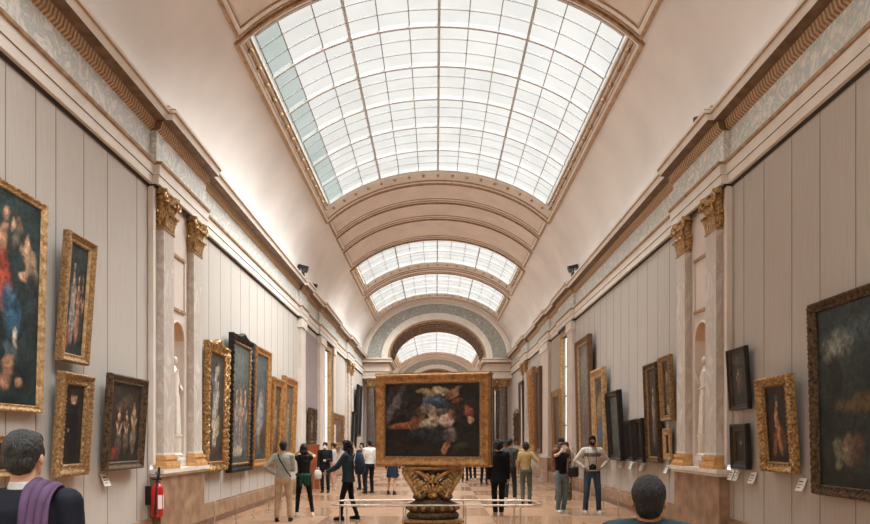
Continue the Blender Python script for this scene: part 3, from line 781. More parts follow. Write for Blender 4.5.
painting(-1, 29.5, 32.9, 1.3, 2.95, 1.5, .26, .14, gold_old, 'wide gilt framed brown painting hanging low on the distant left wall', 'painting', (110,84,60), fig(.3,.2,.6,(150,116,84),w=.2)+fig(.7,.2,.6,(90,70,56),w=.2), 25, orn=.015, orn_s=4)
painting(-1, 36.4, 38.0, 1.2, 3.3, 2, .14, .14, black_fr, 'lower black framed narrow painting near the end arch on the left', 'painting', (44,46,46), [], 27)
painting(-1, 38.4, 40.2, 1.9, 5.0, 2.2, .16, .16, black_fr, 'tall black framed painting high beside the left end columns', 'painting', (40,46,48), [], 29)
# right wall
B = [(.15,.78,.12,.09,.3,(150,152,140),1.0),(.12,.6,.06,.16,0,(32,36,32),.6),(.3,.45,.2,.06,.1,(96,80,48),.8),(.5,.85,.5,.1,0,(70,84,84),1.0),(.2,.2,.05,.1,0,(120,104,84),.5),(.27,.22,.04,.09,0,(90,70,56),.5),(.13,.18,.03,.1,0,(110,110,90),.5),(.4,.22,.06,.1,0,(110,80,60),.5),(.6,.25,.06,.12,0,(130,100,76),.5),(.8,.22,.07,.12,0,(90,80,90),.5)]
painting(1, 5.3, 8.3, 1.02, 3.42, 1.5, .12, .09, gold_dark, 'huge dark landscape painting in a darkened carved frame at the right edge', 'painting', (44,54,52), [(1-u if False else u, v, a, b_, c, d, e) for (u, v, a, b_, c, d, e) in B], 31, orn=.010, orn_s=18, bg2=(20,26,26), m2=gold_dark)
B = fig(.45,.2,.55,(110,88,70),w=.3)+[(.6,.5,.12,.25,.1,(96,74,60),.6),(.5,.85,.4,.1,0,(80,80,78),.9)]
painting(1, 9.97, 10.62, 2.18, 3.16, 3.6, .075, .07, black_fr, 'upper dark narrow framed painting beside the right niche', 'painting', (56,54,50), B, 33, m2=gold_dark)
B = [(.5,.4,.16,.2,0,(70,50,44),.6),(.5,.62,.12,.08,0,(150,160,170),.6),(.5,.75,.3,.12,0,(70,66,60),.8)]
painting(1, 10.02, 10.58, 1.24, 1.96, 1.5, .12, .08, black_fr, 'tiny dark picture in a deep frame below the narrow painting near the right niche', 'painting', (56,48,42), B, 35, m2=gold_dark)
B = [(.55,.35,.1,.28,.35,(190,128,92),.5),(.45,.6,.09,.14,-.2,(200,146,110),.5),(.5,.78,.06,.06,0,(206,160,124),.4),(.5,.84,.09,.05,0,(96,90,70),.5),(.35,.25,.08,.2,-.4,(150,90,60),.5),(.7,.3,.12,.2,.3,(96,56,36),.6)]
painting(1, 8.72, 9.6, 1.25, 2.60, 4.0, .14, .11, gold, 'richly carved gold framed painting of a figure beside the huge dark landscape', 'painting', (48,34,28), B, 37, orn=.014, orn_s=14, m2=gold_old, gap=.07)
painting(1, 13.24, 13.88, 2.10, 3.46, 3.0, .12, .11, gold_old, 'upper gold framed portrait just past the right niche', 'painting', (70,60,48), [(.5,.4,.3,.4,0,(110,92,70),.5),(.5,.72,.12,.1,0,(196,160,124),.4),(.5,.1,.3,.1,0,(190,176,140),.6)], 39, gap=.07)
painting(1, 14.0, 14.85, 1.20, 3.40, 2.0, .13, .11, gold_dark, 'tall gilt brown painting of a pale figure on the right wall', 'painting', (62,52,44), fig(.5,.1,.75,(120,110,100),w=.3), 41, m2=gold_old, gap=.05)
painting(1, 13.26, 13.70, 1.28, 1.94, 2.0, .14, .05, gold_pale, 'very small picture with a wide pale mount under the gold framed portrait', 'picture', (30,24,20), [], 43, gap=.06)
painting(1, 15.05, 15.7, 1.18, 2.22, 3.2, .10, .12, black_fr, 'nearer of two narrow dark pictures beside the tall black frame', 'painting', (52,42,34), [], 45, gap=.1)
painting(1, 15.8, 16.45, 1.18, 2.20, 3.2, .10, .12, black_fr, 'farther of two narrow dark pictures beside the tall black frame', 'painting', (48,40,34), [], 47, gap=.1)
painting(1, 16.85, 18.05, 1.16, 3.02, 3.6, .14, .14, black_fr, 'forward leaning black framed dark teal painting on the right wall', 'painting', (84,88,84), [(.5,.5,.4,.4,0,(96,96,88),1.2)], 49, gap=.06)
B = [(.5,.86,.4,.12,0,(56,34,24),.6),(.5,.6,.42,.22,.4,(150,128,100),.9),(.5,.22,.4,.14,0,(60,96,128),.6),(.45,.4,.3,.06,.2,(100,80,60),.7)]
painting(1, 18.5, 19.9, 1.15, 3.80, 1.8, .26, .14, gold_pale, 'pale gold framed painting with a blue lower part, past the black frame', 'painting', (120,100,76), B, 51)
B = [(.5,.75,.5,.25,0,(134,130,120),.9),(.5,.25,.4,.2,0,(104,84,66),.9)]
painting(1, 20.25, 22.15, 1.1, 5.02, 1.2, .22, .16, walnut, 'very tall brown framed painting, highest on the right wall', 'painting', (120,112,100), B, 53, m2=gold_pale)
painting(1, 25.15, 26.85, 1.25, 3.7, 1.6, .26, .14, gold_old, 'gold framed painting between the opening and the broad pale pilaster on the right', 'painting', (96,72,46), [], 55)
painting(1, 29.75, 31.3, 1.1, 5.1, 1.2, .2, .15, walnut, 'dark brown tall painting right after the broad pale pilaster', 'painting', (70,54,44), [], 57)
painting(1, 31.8, 33.5, 1.1, 5.3, 1.6, .34, .2, gold_orange, 'tall warm gold framed painting beside the distant right pilasters', 'painting', (140,96,56), [], 59)
painting(1, 35.9, 37.4, 1.4, 5.0, 1.0, .2, .12, gold_dark, 'dark brown tall painting past the distant right pilasters', 'painting', (66,52,42), [], 61)
painting(1, 38.3, 39.9, 1.4, 3.3, 1.5, .25, .2, gold_dark, 'dark carved framed picture next to the right end columns', 'painting', (46,38,32), [], 63, orn=.04, orn_s=3, crest=.25)
for y0 in (57.5, 60.2): painting(1, y0, y0+1.9, 1.3, 4.2, 1, .25, .14, gold_orange, 'gold framed painting beyond the end arch, %s window' % ('just past the' if y0 < 58 else 'farthest from the'), 'painting', (90,66,46), [], int(y0))

# ------------------------------------------------------------------ central double sided painting on its carved gold pedestal
CY, CX_ = 11.4, 0.0-0.035
root = empty('display_painting', (CX_, CY, 1.25), radians(-13)); tag(root, 'large gold framed painting of struggling figures standing on the carved pedestal', 'painting')
FW, FH, FD = 2.0, 1.59, .15
f = frame_mesh(FW, FH, .17, .10, gold_orange, .006, 16, gold_old).build('frame', root, fixn=False); f.location.y = -FD; smooth_angle(f, 50)
f2 = bpy.data.objects.new('frame', f.data); COL.objects.link(f2); f2.parent = root; f2.rotation_euler.z = pi; f2.location.y = FD
mb = MB()
for (x0, x1, z0, z1) in ((-FW/2+.01,-FW/2+.09,.01,FH-.01),(FW/2-.09,FW/2-.01,.01,FH-.01),(-FW/2+.09,FW/2-.09,.01,.09),(-FW/2+.09,FW/2-.09,FH-.09,FH-.01)): mb.box(x0, x1, -FD+.005, FD-.005, z0, z1, gold_old)
mb.box(-FW/2-.03, FW/2+.03, -FD-.02, FD+.02, FH-.005, FH+.03, gold_pale); mb.box(-FW/2-.02, FW/2+.02, -FD-.02, FD+.02, -.012, .012, gold_pale)
mb.build('case', root)
# a plain stand-in composition with the picture's general colours
B = [(.14,.78,.14,.3,-.35,(58,52,50),.5),(.12,.74,.05,.34,-.35,(104,96,92),.5),(.5,.92,.5,.1,0,(34,28,26),.9),(.5,.08,.6,.12,0,(44,38,30),.9),
     (.22,.42,.19,.045,.08,(150,92,64),.5),(.36,.55,.06,.2,-.35,(156,100,72),.5),(.47,.88,.13,.055,-.1,(176,146,104),.5),(.60,.9,.10,.05,-.4,(196,176,144),.5),
     (.52,.74,.12,.12,.3,(88,110,132),.5),(.62,.68,.16,.08,-.3,(58,70,82),.6),(.52,.55,.05,.15,.25,(188,166,136),.5),(.72,.86,.05,.12,-.7,(150,110,84),.5),
     (.46,.42,.10,.1,.2,(200,186,164),.5),(.38,.32,.16,.09,.3,(36,40,44),.6),(.66,.5,.09,.1,.3,(206,178,166),.45),(.70,.30,.09,.1,-.3,(206,184,172),.45),(.72,.58,.04,.07,0,(190,130,96),.5),
     (.3,.6,.2,.12,.3,(52,44,38),.9),(.58,.3,.3,.14,-.2,(44,46,48),.9),(.8,.6,.12,.2,.4,(60,50,44),.8),(.6,.62,.08,.05,-.2,(120,112,100),.6),(.44,.66,.05,.08,.2,(130,122,112),.6),
     (.65,.12,.04,.09,-.5,(186,128,92),.45),(.83,.38,.1,.2,.1,(34,30,28),.6),(.90,.6,.05,.08,0,(140,84,60),.5),(.9,.5,.035,.05,0,(196,160,130),.5),(.78,.76,.05,.05,0,(140,78,52),.5),(.82,.15,.12,.06,.2,(56,52,40),.7)]
c = canvas(FW-.33, FH-.33, (40,34,32), B, root, 71, y=-FD-.03, bg2=(22,18,18)); c.location.z = .165
c2 = canvas(FW-.33, FH-.33, (40,34,32), B[5:12], root, 72, y=FD+.03); c2.rotation_euler.z = pi; c2.location.z = .165

root = empty('carved_pedestal', (CX_-.02, CY, 0)); tag(root, 'carved gilded pedestal with scrolling wings carrying the display painting', 'pedestal')
mb = MB(); mb.box(-.52,.52,-.36,.36,0,.10,gold_dark); mb.box(-.50,.50,-.34,.34,.10,.29,marble_col); mb.box(-.53,.53,-.37,.37,.29,.335,gold_old); mb.build('plinth', root)
mb = MB()
mb.lathe([(.43,.335),(.46,.36),(.46,.40),(.43,.43),(.40,.45),(.44,.49),(.455,.53),(.43,.58),(.36,.62),(.30,.655),(.26,.68),(.24,.71)], gold_dark, seg=64, sy=.7, wob=lambda a, z: .05*sin(12*a)*sin((z-.43)*pi/.2) if .43 < z < .63 else .01*sin(40*a))
for i in range(16):
    a = 2*pi*i/16; mb.ball((.43*cos(a), .43*.7*sin(a), .53), (.05,.05,.06), gold_old, 8, 6)
o = mb.build('turned_base', root); smooth_angle(o, 60)
mb = MB()  # central body with leaves and mask
mb.loft([(0,0,.68,.2,.16),(0,0,.74,.24,.17),(0,0,.83,.15,.14),(0,0,.97,.11,.12),(0,0,1.08,.13,.14),(0,0,1.14,.2,.17),(0,0,1.18,.34,.2),(0,0,1.20,.50,.22)], gold_dark, 24)
mb.box(-.54,.54,-.23,.23,1.19,1.215,gold_old); mb.box(-.50,.50,-.21,.21,1.215,1.235,gold)
mb.build('body', root)
def spiral(cx, cz, r, turns, a0, sg, n=26, shrink=.82):
    return [(cx+sg*r*(1-shrink*i/n)*cos(a0+turns*2*pi*i/n), cz+r*(1-shrink*i/n)*sin(a0+turns*2*pi*i/n)) for i in range(n+1)]
for sg, nm in ((-1, 'left'), (1, 'right')):
    mb = MB()
    for yy, k in ((-.17, 1), (0, .96), (.17, 1)):
        # main sweep: from the waist out to the upper corner, ending in a volute
        main = [(.16,.70),(.24,.74),(.30,.82),(.35,.91),(.41,1.0),(.47,1.09),(.51,1.17)]
        mb.tube([(sg*x*k, yy, z) for x, z in main], [.035,.05,.055,.05,.05,.045,.035], gold, 8)
        sp = spiral(.43, 1.12, .085, 1.3, 0.2, 1)
        mb.tube([(sg*x*k, yy, z) for x, z in sp], [.034*(1-.5*i/26) for i in range(27)], gold, 8)
        up = [(.05,1.0),(.12,1.06),(.2,1.12),(.3,1.17),(.42,1.185),(.5,1.18)]
        mb.tube([(sg*x*k, yy*1.05, z) for x, z in up], [.03,.035,.04,.04,.035,.03], gold_orange, 8)
        sp = spiral(.27, .86, .085, 1.25, 3.5, 1)
        mb.tube([(sg*x*k, yy*1.1, z) for x, z in sp], [.03*(1-.5*i/26) for i in range(27)], gold, 8)
        low = [(.08,.82),(.14,.74),(.22,.70),(.30,.70),(.34,.73)]
        mb.tube([(sg*x*k, yy*1.1, z) for x, z in low], [.03,.035,.035,.03,.02], gold_dark, 8)
    # feather like leaves between the sweeps
    R = random.Random(5)
    for i in range(9):
        t = i/8; x, z = .12+.28*t, .80+.34*t
        for yy in (-.2, .2):
            rot = Matrix.Rotation(-sg*(.7+R.uniform(-.2,.2)), 3, 'Y')
            mb.ball((sg*x, yy*.95, z+.03*sin(i)), (.035,.022,.085), gold if i % 2 else gold_old, 8, 6, rot)
            mb.ball((sg*(x-.03), yy*.8, z+.09), (.025,.02,.06), gold_dark, 8, 6, Matrix.Rotation(sg*.5, 3, 'Y'))
    o = mb.build('wing', root); smooth_angle(o, 60)
for sy in (-1, 1):   # mask and acanthus on the front and back
    mb = MB()
    mb.ball((0, sy*.185, 1.02), (.065,.05,.085), gold, 12, 9); mb.ball((0, sy*.235, 1.01), (.016,.02,.026), gold, 8, 6)
    for sx in (-1, 1):
        mb.ball((sx*.025, sy*.228, 1.04), (.013,.01,.009), gold_dark, 8, 6)
        mb.ball((sx*.075, sy*.17, 1.06), (.03,.03,.08), gold_old, 8, 6, Matrix.Rotation(sx*.4, 3, 'Y'))
    for i in range(7):
        a = (i-3)*.38; mb.ball((.13*sin(a), sy*.2, .80+.06*cos(a)), (.03,.03,.085), gold if i % 2 else gold_orange, 8, 6, Matrix.Rotation(a, 3, 'Y'))
    mb.ball((0, sy*.21, .74), (.09,.05,.05), gold, 12, 8)
    mb.tube([(.1*cos(t*pi/8), sy*.2, .93+.05*sin(t*pi/8)) for t in range(9)], .014, gold_orange, 6)
    o = mb.build('mask_ornament', root); smooth_angle(o, 60)

# low barrier ring around the pedestal
root = empty('barrier', (0, 11.35, 0)); tag(root, 'low pale metal rail looping around the gilded pedestal', 'barrier')
yf, yb, hx, rr = -.42, .48, 1.78, .2
pts = []
for (cx, cy, a0) in ((hx-rr, yb-rr, 0), (-hx+rr, yb-rr, 90), (-hx+rr, yf+rr, 180), (hx-rr, yf+rr, 270)):
    for k in range(7): a = radians(a0+15*k); pts.append((cx+rr*cos(a), cy+rr*sin(a), .6))
pts.append(pts[0])
mb = MB(); mb.tube(pts, .016, steel, 8); mb.build('rail', root, smooth=True)
for (x, y) in ((-1.62,yf+.04),(-.55,yf),(.5,yf),(1.42,yf),(-1.62,yb-.04),(-.55,yb),(.5,yb),(1.42,yb)):
    mb = MB(); mb.tube([(x,y,.005),(x,y,.6)], .011, steel, 8); mb.lathe([(.06,.0),(.06,.012),(.02,.02)], steel, x, y, 12); mb.build('post', root)
# low wire barriers along the walls
for side, word in ((-1, 'left'), (1, 'right')):
    root = empty('barrier', (side*3.95, 26, 0)); tag(root, 'row of slim low barrier posts with a wire along the %s wall' % word, 'barrier')
    y = 11.6-26; ys = []
    while y < 14: ys.append(y); y += 1.25 if y < -9 else 1.6
    for y in ys:
        mb = MB(); mb.tube([(0,y,.0),(0,y,.6)], .012, steel, 8); mb.lathe([(.07,.0),(.07,.012),(.02,.02)], steel, 0, y, 12); mb.ball((0,y,.6), .018, steel, 8, 6); mb.build('post', root)
    mb = MB(); mb.tube([(0,y_,.57) for y_ in (ys[0], ys[-1])], .004, steel, 6); mb.build('wire', root)

# captions beside the pictures
def plaque(side, y, z, label, w=.16):
    mb = MB(); mb.box(-w/2, w/2, -.012, 0, -.09, .09, white_pl); mb.box(-w/2+.02, w/2-.04, -.014, -.012, .03, .045, greywood); mb.box(-w/2+.02, w/2-.03, -.014, -.012, -.01, 0, greywood); mb.box(-w/2+.02, w/2-.06, -.014, -.012, -.05, -.04, greywood)
    o = mb.build('caption_card'); o.location = (WX(side, .045), y, z); o.rotation_euler = (radians(-22), 0, -side*pi/2)
    tag(o, label, 'card', 'white caption cards beside the pictures')
    return o
plaque(-1, 9.05, 1.14, 'white caption card below left of the crowded dark framed painting')
plaque(1, 8.42, 1.12, 'white caption card at the lower left of the huge dark landscape')
plaque(1, 9.72, 1.13, 'white caption card left of the richly carved gold frame')
plaque(1, 10.42, 1.14, 'left card of the pair under the tiny dark picture', .14); plaque(1, 10.24, 1.14, 'right card of the pair under the tiny dark picture', .14)
plaque(1, 13.35, 1.10, 'white caption card under the very small mounted picture'); plaque(1, 14.95, 1.08, 'white caption card right of the two narrow dark pictures', .2)
plaque(1, 15.75, 1.08, 'white caption card between the two narrow dark pictures', .2); plaque(1, 16.6, 1.08, 'white caption card next to the leaning black frame', .2); plaque(-1, 12.85, .98, 'white caption card beside the left niche pedestal', .12) if False else None

# fire extinguisher on the left niche pedestal
root = empty('fire_extinguisher', (WX(-1, .16), 10.42, .46), pi/2); tag(root, 'red fire extinguisher with white label hanging by the left niche', 'fire extinguisher')
mb = MB(); mb.lathe([(.02,0),(.085,.01),(.095,.03),(.095,.44),(.085,.49),(.05,.53),(.03,.55)], red_pl, 0, -.02, 24); o = mb.build('body', root); smooth_angle(o)
mb = MB()
for k in range(9):
    a0, a1 = radians(-150+k*13.3), radians(-150+(k+1)*13.3); r = .0965
    mb.add([(r*cos(a0), -.02+r*sin(a0), .14), (r*cos(a1), -.02+r*sin(a1), .14), (r*cos(a1), -.02+r*sin(a1), .36), (r*cos(a0), -.02+r*sin(a0), .36)], [(0,1,2,3)], red_pl if k in (3,) else white_pl)
mb.build('label', root)
mb = MB(); mb.tube([(0,-.02,.55),(0,-.02,.60)], .022, black_pl, 10); mb.box(-.015,.015,-.09,.05,.60,.62,black_pl); mb.tube([(0,-.04,.62),(-.03,-.06,.68),(-.02,.0,.72)], .012, black_pl, 8); mb.build('valve', root)
mb = MB(); mb.tube([(0,-.03,.57),(-.06,-.05,.55),(-.11,-.05,.4),(-.11,-.04,.2)], .012, black_pl, 8); mb.tube([(-.11,-.04,.22),(-.11,-.04,.05)], .02, black_pl, 8)
mb.tube([(0,-.03,.6),(.04,-.03,.7),(.05,-.03,.8)], .022, black_pl, 8); mb.build('hose', root)
mb = MB(); mb.box(-.03,.03,.075,.16,.2,.5,black_pl); mb.build('bracket', root)

# spotlights standing on the cornice
def spot(side, y, z, label, s=1.0):
    root = empty('spotlight', (WX(side, .24), y, z), -side*pi/2); tag(root, label, 'spotlight', 'small spotlights on the cornices')
    mb = MB(); mb.tube([(0,-.08*s,.14*s),(0,.10*s,.2*s)], [.07*s,.055*s], black_pl, 14); mb.build('lamp_head', root)
    mb = MB(); mb.box(-.08*s,-.065*s,-.02,.03,0,.18*s,black_pl); mb.box(.065*s,.08*s,-.02,.03,0,.18*s,black_pl); mb.box(-.08*s,.08*s,-.03,.04,0,.02,black_pl); mb.build('bracket', root)
spot(-1, 21.6, 7.12, 'nearer small black spotlight on the left cornice', 1.7); spot(-1, 23.6, 7.12, 'farther small black spotlight on the left cornice', 1.1)
spot(1, 11.25, 7.12, 'small dark spotlight on the right cornice above the niche', .8); spot(1, 21.6, 7.12, 'small black spotlight on the distant right cornice', 1.7)

# wooden screen at the left
mb = MB(); mb.box(-.26,.26,-.04,.04,0,1.5,redwood); mb.box(-.28,.28,-.06,.06,0,.06,redwood); mb.box(-.28,.28,-.05,.05,1.5,1.54,redwood)
mb.box(-.2,.2,-.05,-.04,.2,.7,redwood); mb.box(-.2,.2,-.05,-.04,.8,1.4,redwood)
o = mb.build('wooden_screen'); o.location = (-4.32, 22.6, 0); tag(o, 'red brown wooden panel standing against the pale left pilaster', 'screen')

# white marble figures in the niches
def niche_statue(side, label, arm=True):
    root = empty('marble_statue', (WX(side, -.02), (BAY[0]+BAY[1])/2, 1.34), -side*pi/2); tag(root, label, 'statue')
    mb = MB(); mb.box(-.16,.16,-.13,.12,0,.07,white_marble); mb.lathe([(.14,.07),(.15,.1),(.12,.13),(.125,.4),(.14,.43),(.14,.46)], white_marble, seg=16); mb.build('statue_base', root)
    mb = MB(); z = .46
    mb.loft([(0,0,z,.11,.09),(0,0,z+.1,.10,.085),(.01,0,z+.4,.11,.09),(.01,-.01,z+.62,.10,.08),(0,0,z+.8,.10,.08),(0,0,z+1.0,.12,.08),(0,0,z+1.12,.125,.07),(0,0,z+1.17,.06,.05),(0,0,z+1.22,.035,.035)], white_marble, 16)
    mb.ball((0,-.01,z+1.32), (.052,.06,.075), white_marble, 12, 9); mb.capsule((.12,0,z+1.1), (.17,-.05,z+.86), .03, .026, white_marble); mb.capsule((.17,-.05,z+.86), (.06,-.13,z+.80), .026, .022, white_marble)
    mb.capsule((-.12,0,z+1.1), (-.18,-.04,z+.9), .03, .026, white_marble); mb.capsule((-.18,-.04,z+.9), (-.16,-.13,z+1.12), .026, .02, white_marble)
    for k in range(6): mb.capsule((-.09+.035*k, -.085, z+.02), (-.06+.025*k, -.075, z+.7), .014, .01, white_marble)
    o = mb.build('figure', root, smooth=True)
    md = o.modifiers.new('r', 'REMESH'); md.mode = 'VOXEL'; md.voxel_size = .012; md.use_smooth_shade = True
    return root
niche_statue(-1, 'white marble draped figure in the niche of the left wall'); niche_statue(1, 'white marble draped figure in the niche of the right wall')
# ------------------------------------------------------------------ people
skin_l = mat('skin_light', (206,160,132), 0.55, var=0.08, scale=12)
skin_m = mat('skin_tan', (170,118,88), 0.55, var=0.08, scale=12)
skin_d = mat('skin_dark', (112,74,54), 0.55, var=0.08, scale=12)
lip_m = mat('lips', (160,92,84), 0.5); eye_m = mat('eye', (38,28,24), 0.25); eyew_m = mat('eye_white', (220,214,206), 0.4)
def cloth(rgb, rgb2=None, sc=9): return mat('cloth_%d_%d_%d' % rgb, rgb, 0.85, var=0.14, rgb2=rgb2, scale=sc, bump=0.35, bscale=14, spec=0.2)
def hairm(rgb): return mat('hair_%d_%d_%d' % rgb, rgb, 0.5, rgb2=tuple(int(v*.55) for v in rgb), scale=30, stretch=(3,3,.5), bump=0.8, bscale=70, spec=0.35)
clouds = bpy.data.textures.new('strand_clouds', 'CLOUDS'); clouds.noise_scale = .035
fine_clouds = bpy.data.textures.new('fine_strand_clouds', 'CLOUDS'); fine_clouds.noise_scale = .014; fine_clouds.noise_depth = 3
def remesh(o, vs, it=4, disp=0):
    m = o.modifiers.new('remesh', 'REMESH'); m.mode = 'VOXEL'; m.voxel_size = vs; m.use_smooth_shade = True
    if disp:
        d = o.modifiers.new('locks', 'DISPLACE'); d.texture = clouds if vs > .006 else fine_clouds; d.strength = disp; d.mid_level = .5; d.texture_coords = 'LOCAL'
    if it:
        m = o.modifiers.new('smooth', 'SMOOTH'); m.factor = .5; m.iterations = it
def ik(S, T, l1, l2, hint):
    d = T-S; L = d.length
    if L > (l1+l2)*.995: T = S+d.normalized()*(l1+l2)*.995; d = T-S; L = d.length
    a = (l1*l1-l2*l2+L*L)/(2*L); h = sqrt(max(0, l1*l1-a*a)); n = d.normalized()
    q = hint-n*hint.dot(n); q.normalize()
    return S+n*a+q*h, T
def person(label, x, y, rz, h, top, bottom, shoes=(40,36,34), hair=(30,24,22), style='short', skin=None, arms=('down','down'), feet=((-.1,0),(.1,0)),
           sleeve='long', legs='trousers', fem=False, mask=None, cap=None, yaw=0, pitch=0, vox=.013, coat=0, lean=0.0, hd=0.028, nk=1.1, belt=None, collar=None, shoe_h=0):
    s = h/1.75; skin = skin or skin_l
    root = empty('person', (x, y, 0), radians(rz)); tag(root, label, 'person')
    V3 = lambda a, b_, c: Vector((a*s, b_*s, c*s))
    sw = .165 if fem else .185
    # the trunk may lean forward a little
    def tl(z): return lean*max(0, z-.95)
    HC = V3(0, .015+tl(1.6), 1.635-hd)
    H = Matrix.Rotation(radians(yaw), 3, 'Z') @ Matrix.Rotation(radians(-pitch), 3, 'X')
    def hp(a, b_, c): return HC+H @ V3(a, b_, c)
    S = {-1: V3(-sw, tl(1.4), 1.405), 1: V3(sw, tl(1.4), 1.405)}
    presets = {'down': (V3(.235, .03, .82), V3(.3, -1, 0)), 'back': (V3(.22, -.1, .84), V3(.4, -1, 0)), 'hip': (V3(.19, .06, 1.02), V3(1, -.55, 0)), 'face': (V3(.06, .24, 1.57), V3(.9, .1, -.6)),
               'hold': (V3(.10, .26, 1.12), V3(.4, -.6, -.6)), 'fwd': (V3(.14, .42, 1.06), V3(.3, -.3, -1)), 'out': (V3(.33, .22, 1.22), V3(.5, -.4, -.8)), 'swing': (V3(.24, .2, .88), V3(.2, -1, 0)), 'chest': (V3(.02, .2, 1.28), V3(.7, -.3, -.7))}
    body = MB()
    body.ball(hp(0,-.012,.032), (.073*s,.093*s,.088*s), skin, 16, 12, H); body.ball(hp(0,.022,-.045), (.054*s,.064*s,.06*s), skin, 14, 10, H); body.ball(hp(0,.05,-.085), (.026*s,.022*s,.02*s), skin, 10, 8, H)
    body.capsule(hp(0,.082,.01), hp(0,.104,-.026), .009*s, .0145*s, skin, 8)
    for sg in (-1, 1):
        body.ball(hp(sg*.076,-.004,-.008), (.011*s,.019*s,.031*s), skin, 10, 8, H @ Matrix.Rotation(sg*.25, 3, 'Z'))
    body.capsule(V3(0,-.005+tl(1.42),1.42), hp(0,-.012,-.06), .056*s*nk, .05*s*nk, skin, 14)
    body.loft([(0,tl(z)*s,z*s,rx*s,ry*s) for z, rx, ry in ((.84,.12,.08),(.92,.15,.095),(1.05,.125,.085),(1.2,.14,.09),(1.33,.16,.095),(1.42,.13,.08),(1.47,.06,.05))], skin, 16)
    W_ = {}
    for sg, pz in zip((-1, 1), arms):
        if isinstance(pz, str): t, hint = presets[pz]
        else: t, hint = V3(*pz[0]), Vector(pz[1])
        T = Vector((sg*t.x, t.y+tl(t.z/s)*s*.6, t.z)); hint = Vector((sg*hint.x, hint.y, hint.z))
        E, T = ik(S[sg], T, .29*s, .255*s, hint); W_[sg] = (E, T)
        body.capsule(S[sg], E, .046*s, .036*s, skin, 12); body.capsule(E, T, .037*s, .024*s, skin, 12)
        d = (T-E).normalized()
        n = Vector((-sg, 0, 0)); n = (n-d*n.dot(d)); n = n.normalized() if n.length > .2 else Vector((0,1,0)); ac = d.cross(n).normalized()
        if ac.dot(Vector((0,1,0))) < 0: ac = -ac
        R3 = Matrix((ac, n, d)).transposed()
        body.ball(T+d*.045*s, (.036*s,.014*s,.05*s), skin, 12, 8, R3)
        for q, (off, ln) in enumerate(((.027,.066),(.009,.076),(-.009,.07),(-.026,.056))):
            a = T+d*.075*s+ac*off*s; m1 = a+d*ln*.5*s+n*.006*s+ac*off*.15*s; e1 = m1+(d*.8+n*.6).normalized()*ln*.5*s
            body.capsule(a, m1, .0092*s, .0085*s, skin, 8); body.capsule(m1, e1, .0085*s, .0072*s, skin, 8)
        a = T+d*.02*s+ac*.026*s; m1 = a+(d*.65+ac*.7+n*.2).normalized()*.036*s; e1 = m1+(d*.9+ac*.3+n*.3).normalized()*.03*s
        body.capsule(a, m1, .012*s, .0105*s, skin, 8); body.capsule(m1, e1, .0105*s, .009*s, skin, 8)
    J = {}
    for sg, f in zip((-1, 1), feet):
        hz = V3(sg*.09, 0, .91); an = V3(f[0], f[1]-.02, .085+(f[2] if len(f) > 2 else 0)); K, an = ik(hz, an, .42*s, .415*s, Vector((sg*.12,1,0))); J[sg] = (hz, K, an)
        g = 1 if legs in ('skirt', 'shorts') else .78
        body.capsule(hz, K, .076*s*g, .05*s*g, skin, 14); body.capsule(K, K.lerp(an, .35)+V3(0,-.012*g,0), .05*s*g, .048*s*g, skin, 12); body.capsule(K.lerp(an, .3), an, .047*s*g, .031*s*g, skin, 12)
        body.capsule(an+V3(0,-.02,-.04), an+V3(sg*.012,.13,-.055), .034*s, .026*s, skin, 10)
    o = body.build('body', root, smooth=True); remesh(o, max(.0075, vox*.75)*s, 3)
    # eyes, mouth
    for sg in (-1, 1):
        mb = MB(); mb.ball(hp(sg*.031,.071,.012), (.013*s,.01*s,.009*s), eyew_m, 10, 8, H); mb.ball(hp(sg*.031,.079,.012), (.006*s,.005*s,.006*s), eye_m, 8, 6, H); mb.capsule(hp(sg*.018,.083,.032), hp(sg*.046,.072,.033), .004*s, .003*s, hairm(hair), 6); mb.build('eye', root, smooth=True)
    if not mask:
        mb = MB(); mb.capsule(hp(-.02,.083,-.058), hp(.02,.083,-.058), .006*s, .006*s, lip_m, 8); mb.build('lips', root, smooth=True)
    else:
        mb = MB(); mb.ball(hp(0,.05,-.045), (.062*s,.068*s,.05*s), cloth(mask), 16, 12, H)
        for sg in (-1, 1): mb.tube([hp(sg*.05,.07,-.025), hp(sg*.078,.0,.0)], .003*s, cloth(mask), 6); mb.tube([hp(sg*.05,.07,-.065), hp(sg*.078,.0,-.03)], .003*s, cloth(mask), 6)
        mb.build('face_mask', root, smooth=True)
    # hair
    hm = hairm(hair); mb = MB(); R = random.Random(int(x*100)+int(y*10))
    mb.ball(hp(0,-.022,.045), (.084*s,.099*s,.096*s), hm, 20, 14, H)
    mb.ball(hp(0,.03,.092), (.066*s,.056*s,.042*s), hm, 16, 10, H)
    if style in ('short', 'neat'):
        mb.ball(hp(0,-.052,-.01), (.070*s,.06*s,.075*s), hm, 16, 12, H)
        for sg in (-1, 1): mb.ball(hp(sg*.062,.018,.03), (.016*s,.03*s,.04*s), hm, 10, 8, H)
    if style == 'long' or style == 'curly_long':
        pts = [(0,-.05,.02,.085,.07),(0,-.075,-.08,.095,.062),(0,-.085,-.18,.105,.055),(0,-.085,-.28,.095,.05),(0,-.08,-.36,.05,.03)]
        for a, b_, c, rx, ry in pts: mb.ball(hp(a,b_,c), (rx*s,ry*s,.075*s), hm, 14, 10)
        for sg in (-1, 1): mb.ball(hp(sg*.078,.0,-.02), (.022*s,.045*s,.09*s), hm, 10, 8)
    if style == 'bob' or style == 'curly_short':
        mb.ball(hp(0,-.05,-.015), (.088*s,.075*s,.09*s), hm, 16, 12, H)
        for sg in (-1, 1): mb.ball(hp(sg*.074,-.005,-.01), (.024*s,.045*s,.07*s), hm, 10, 8, H)
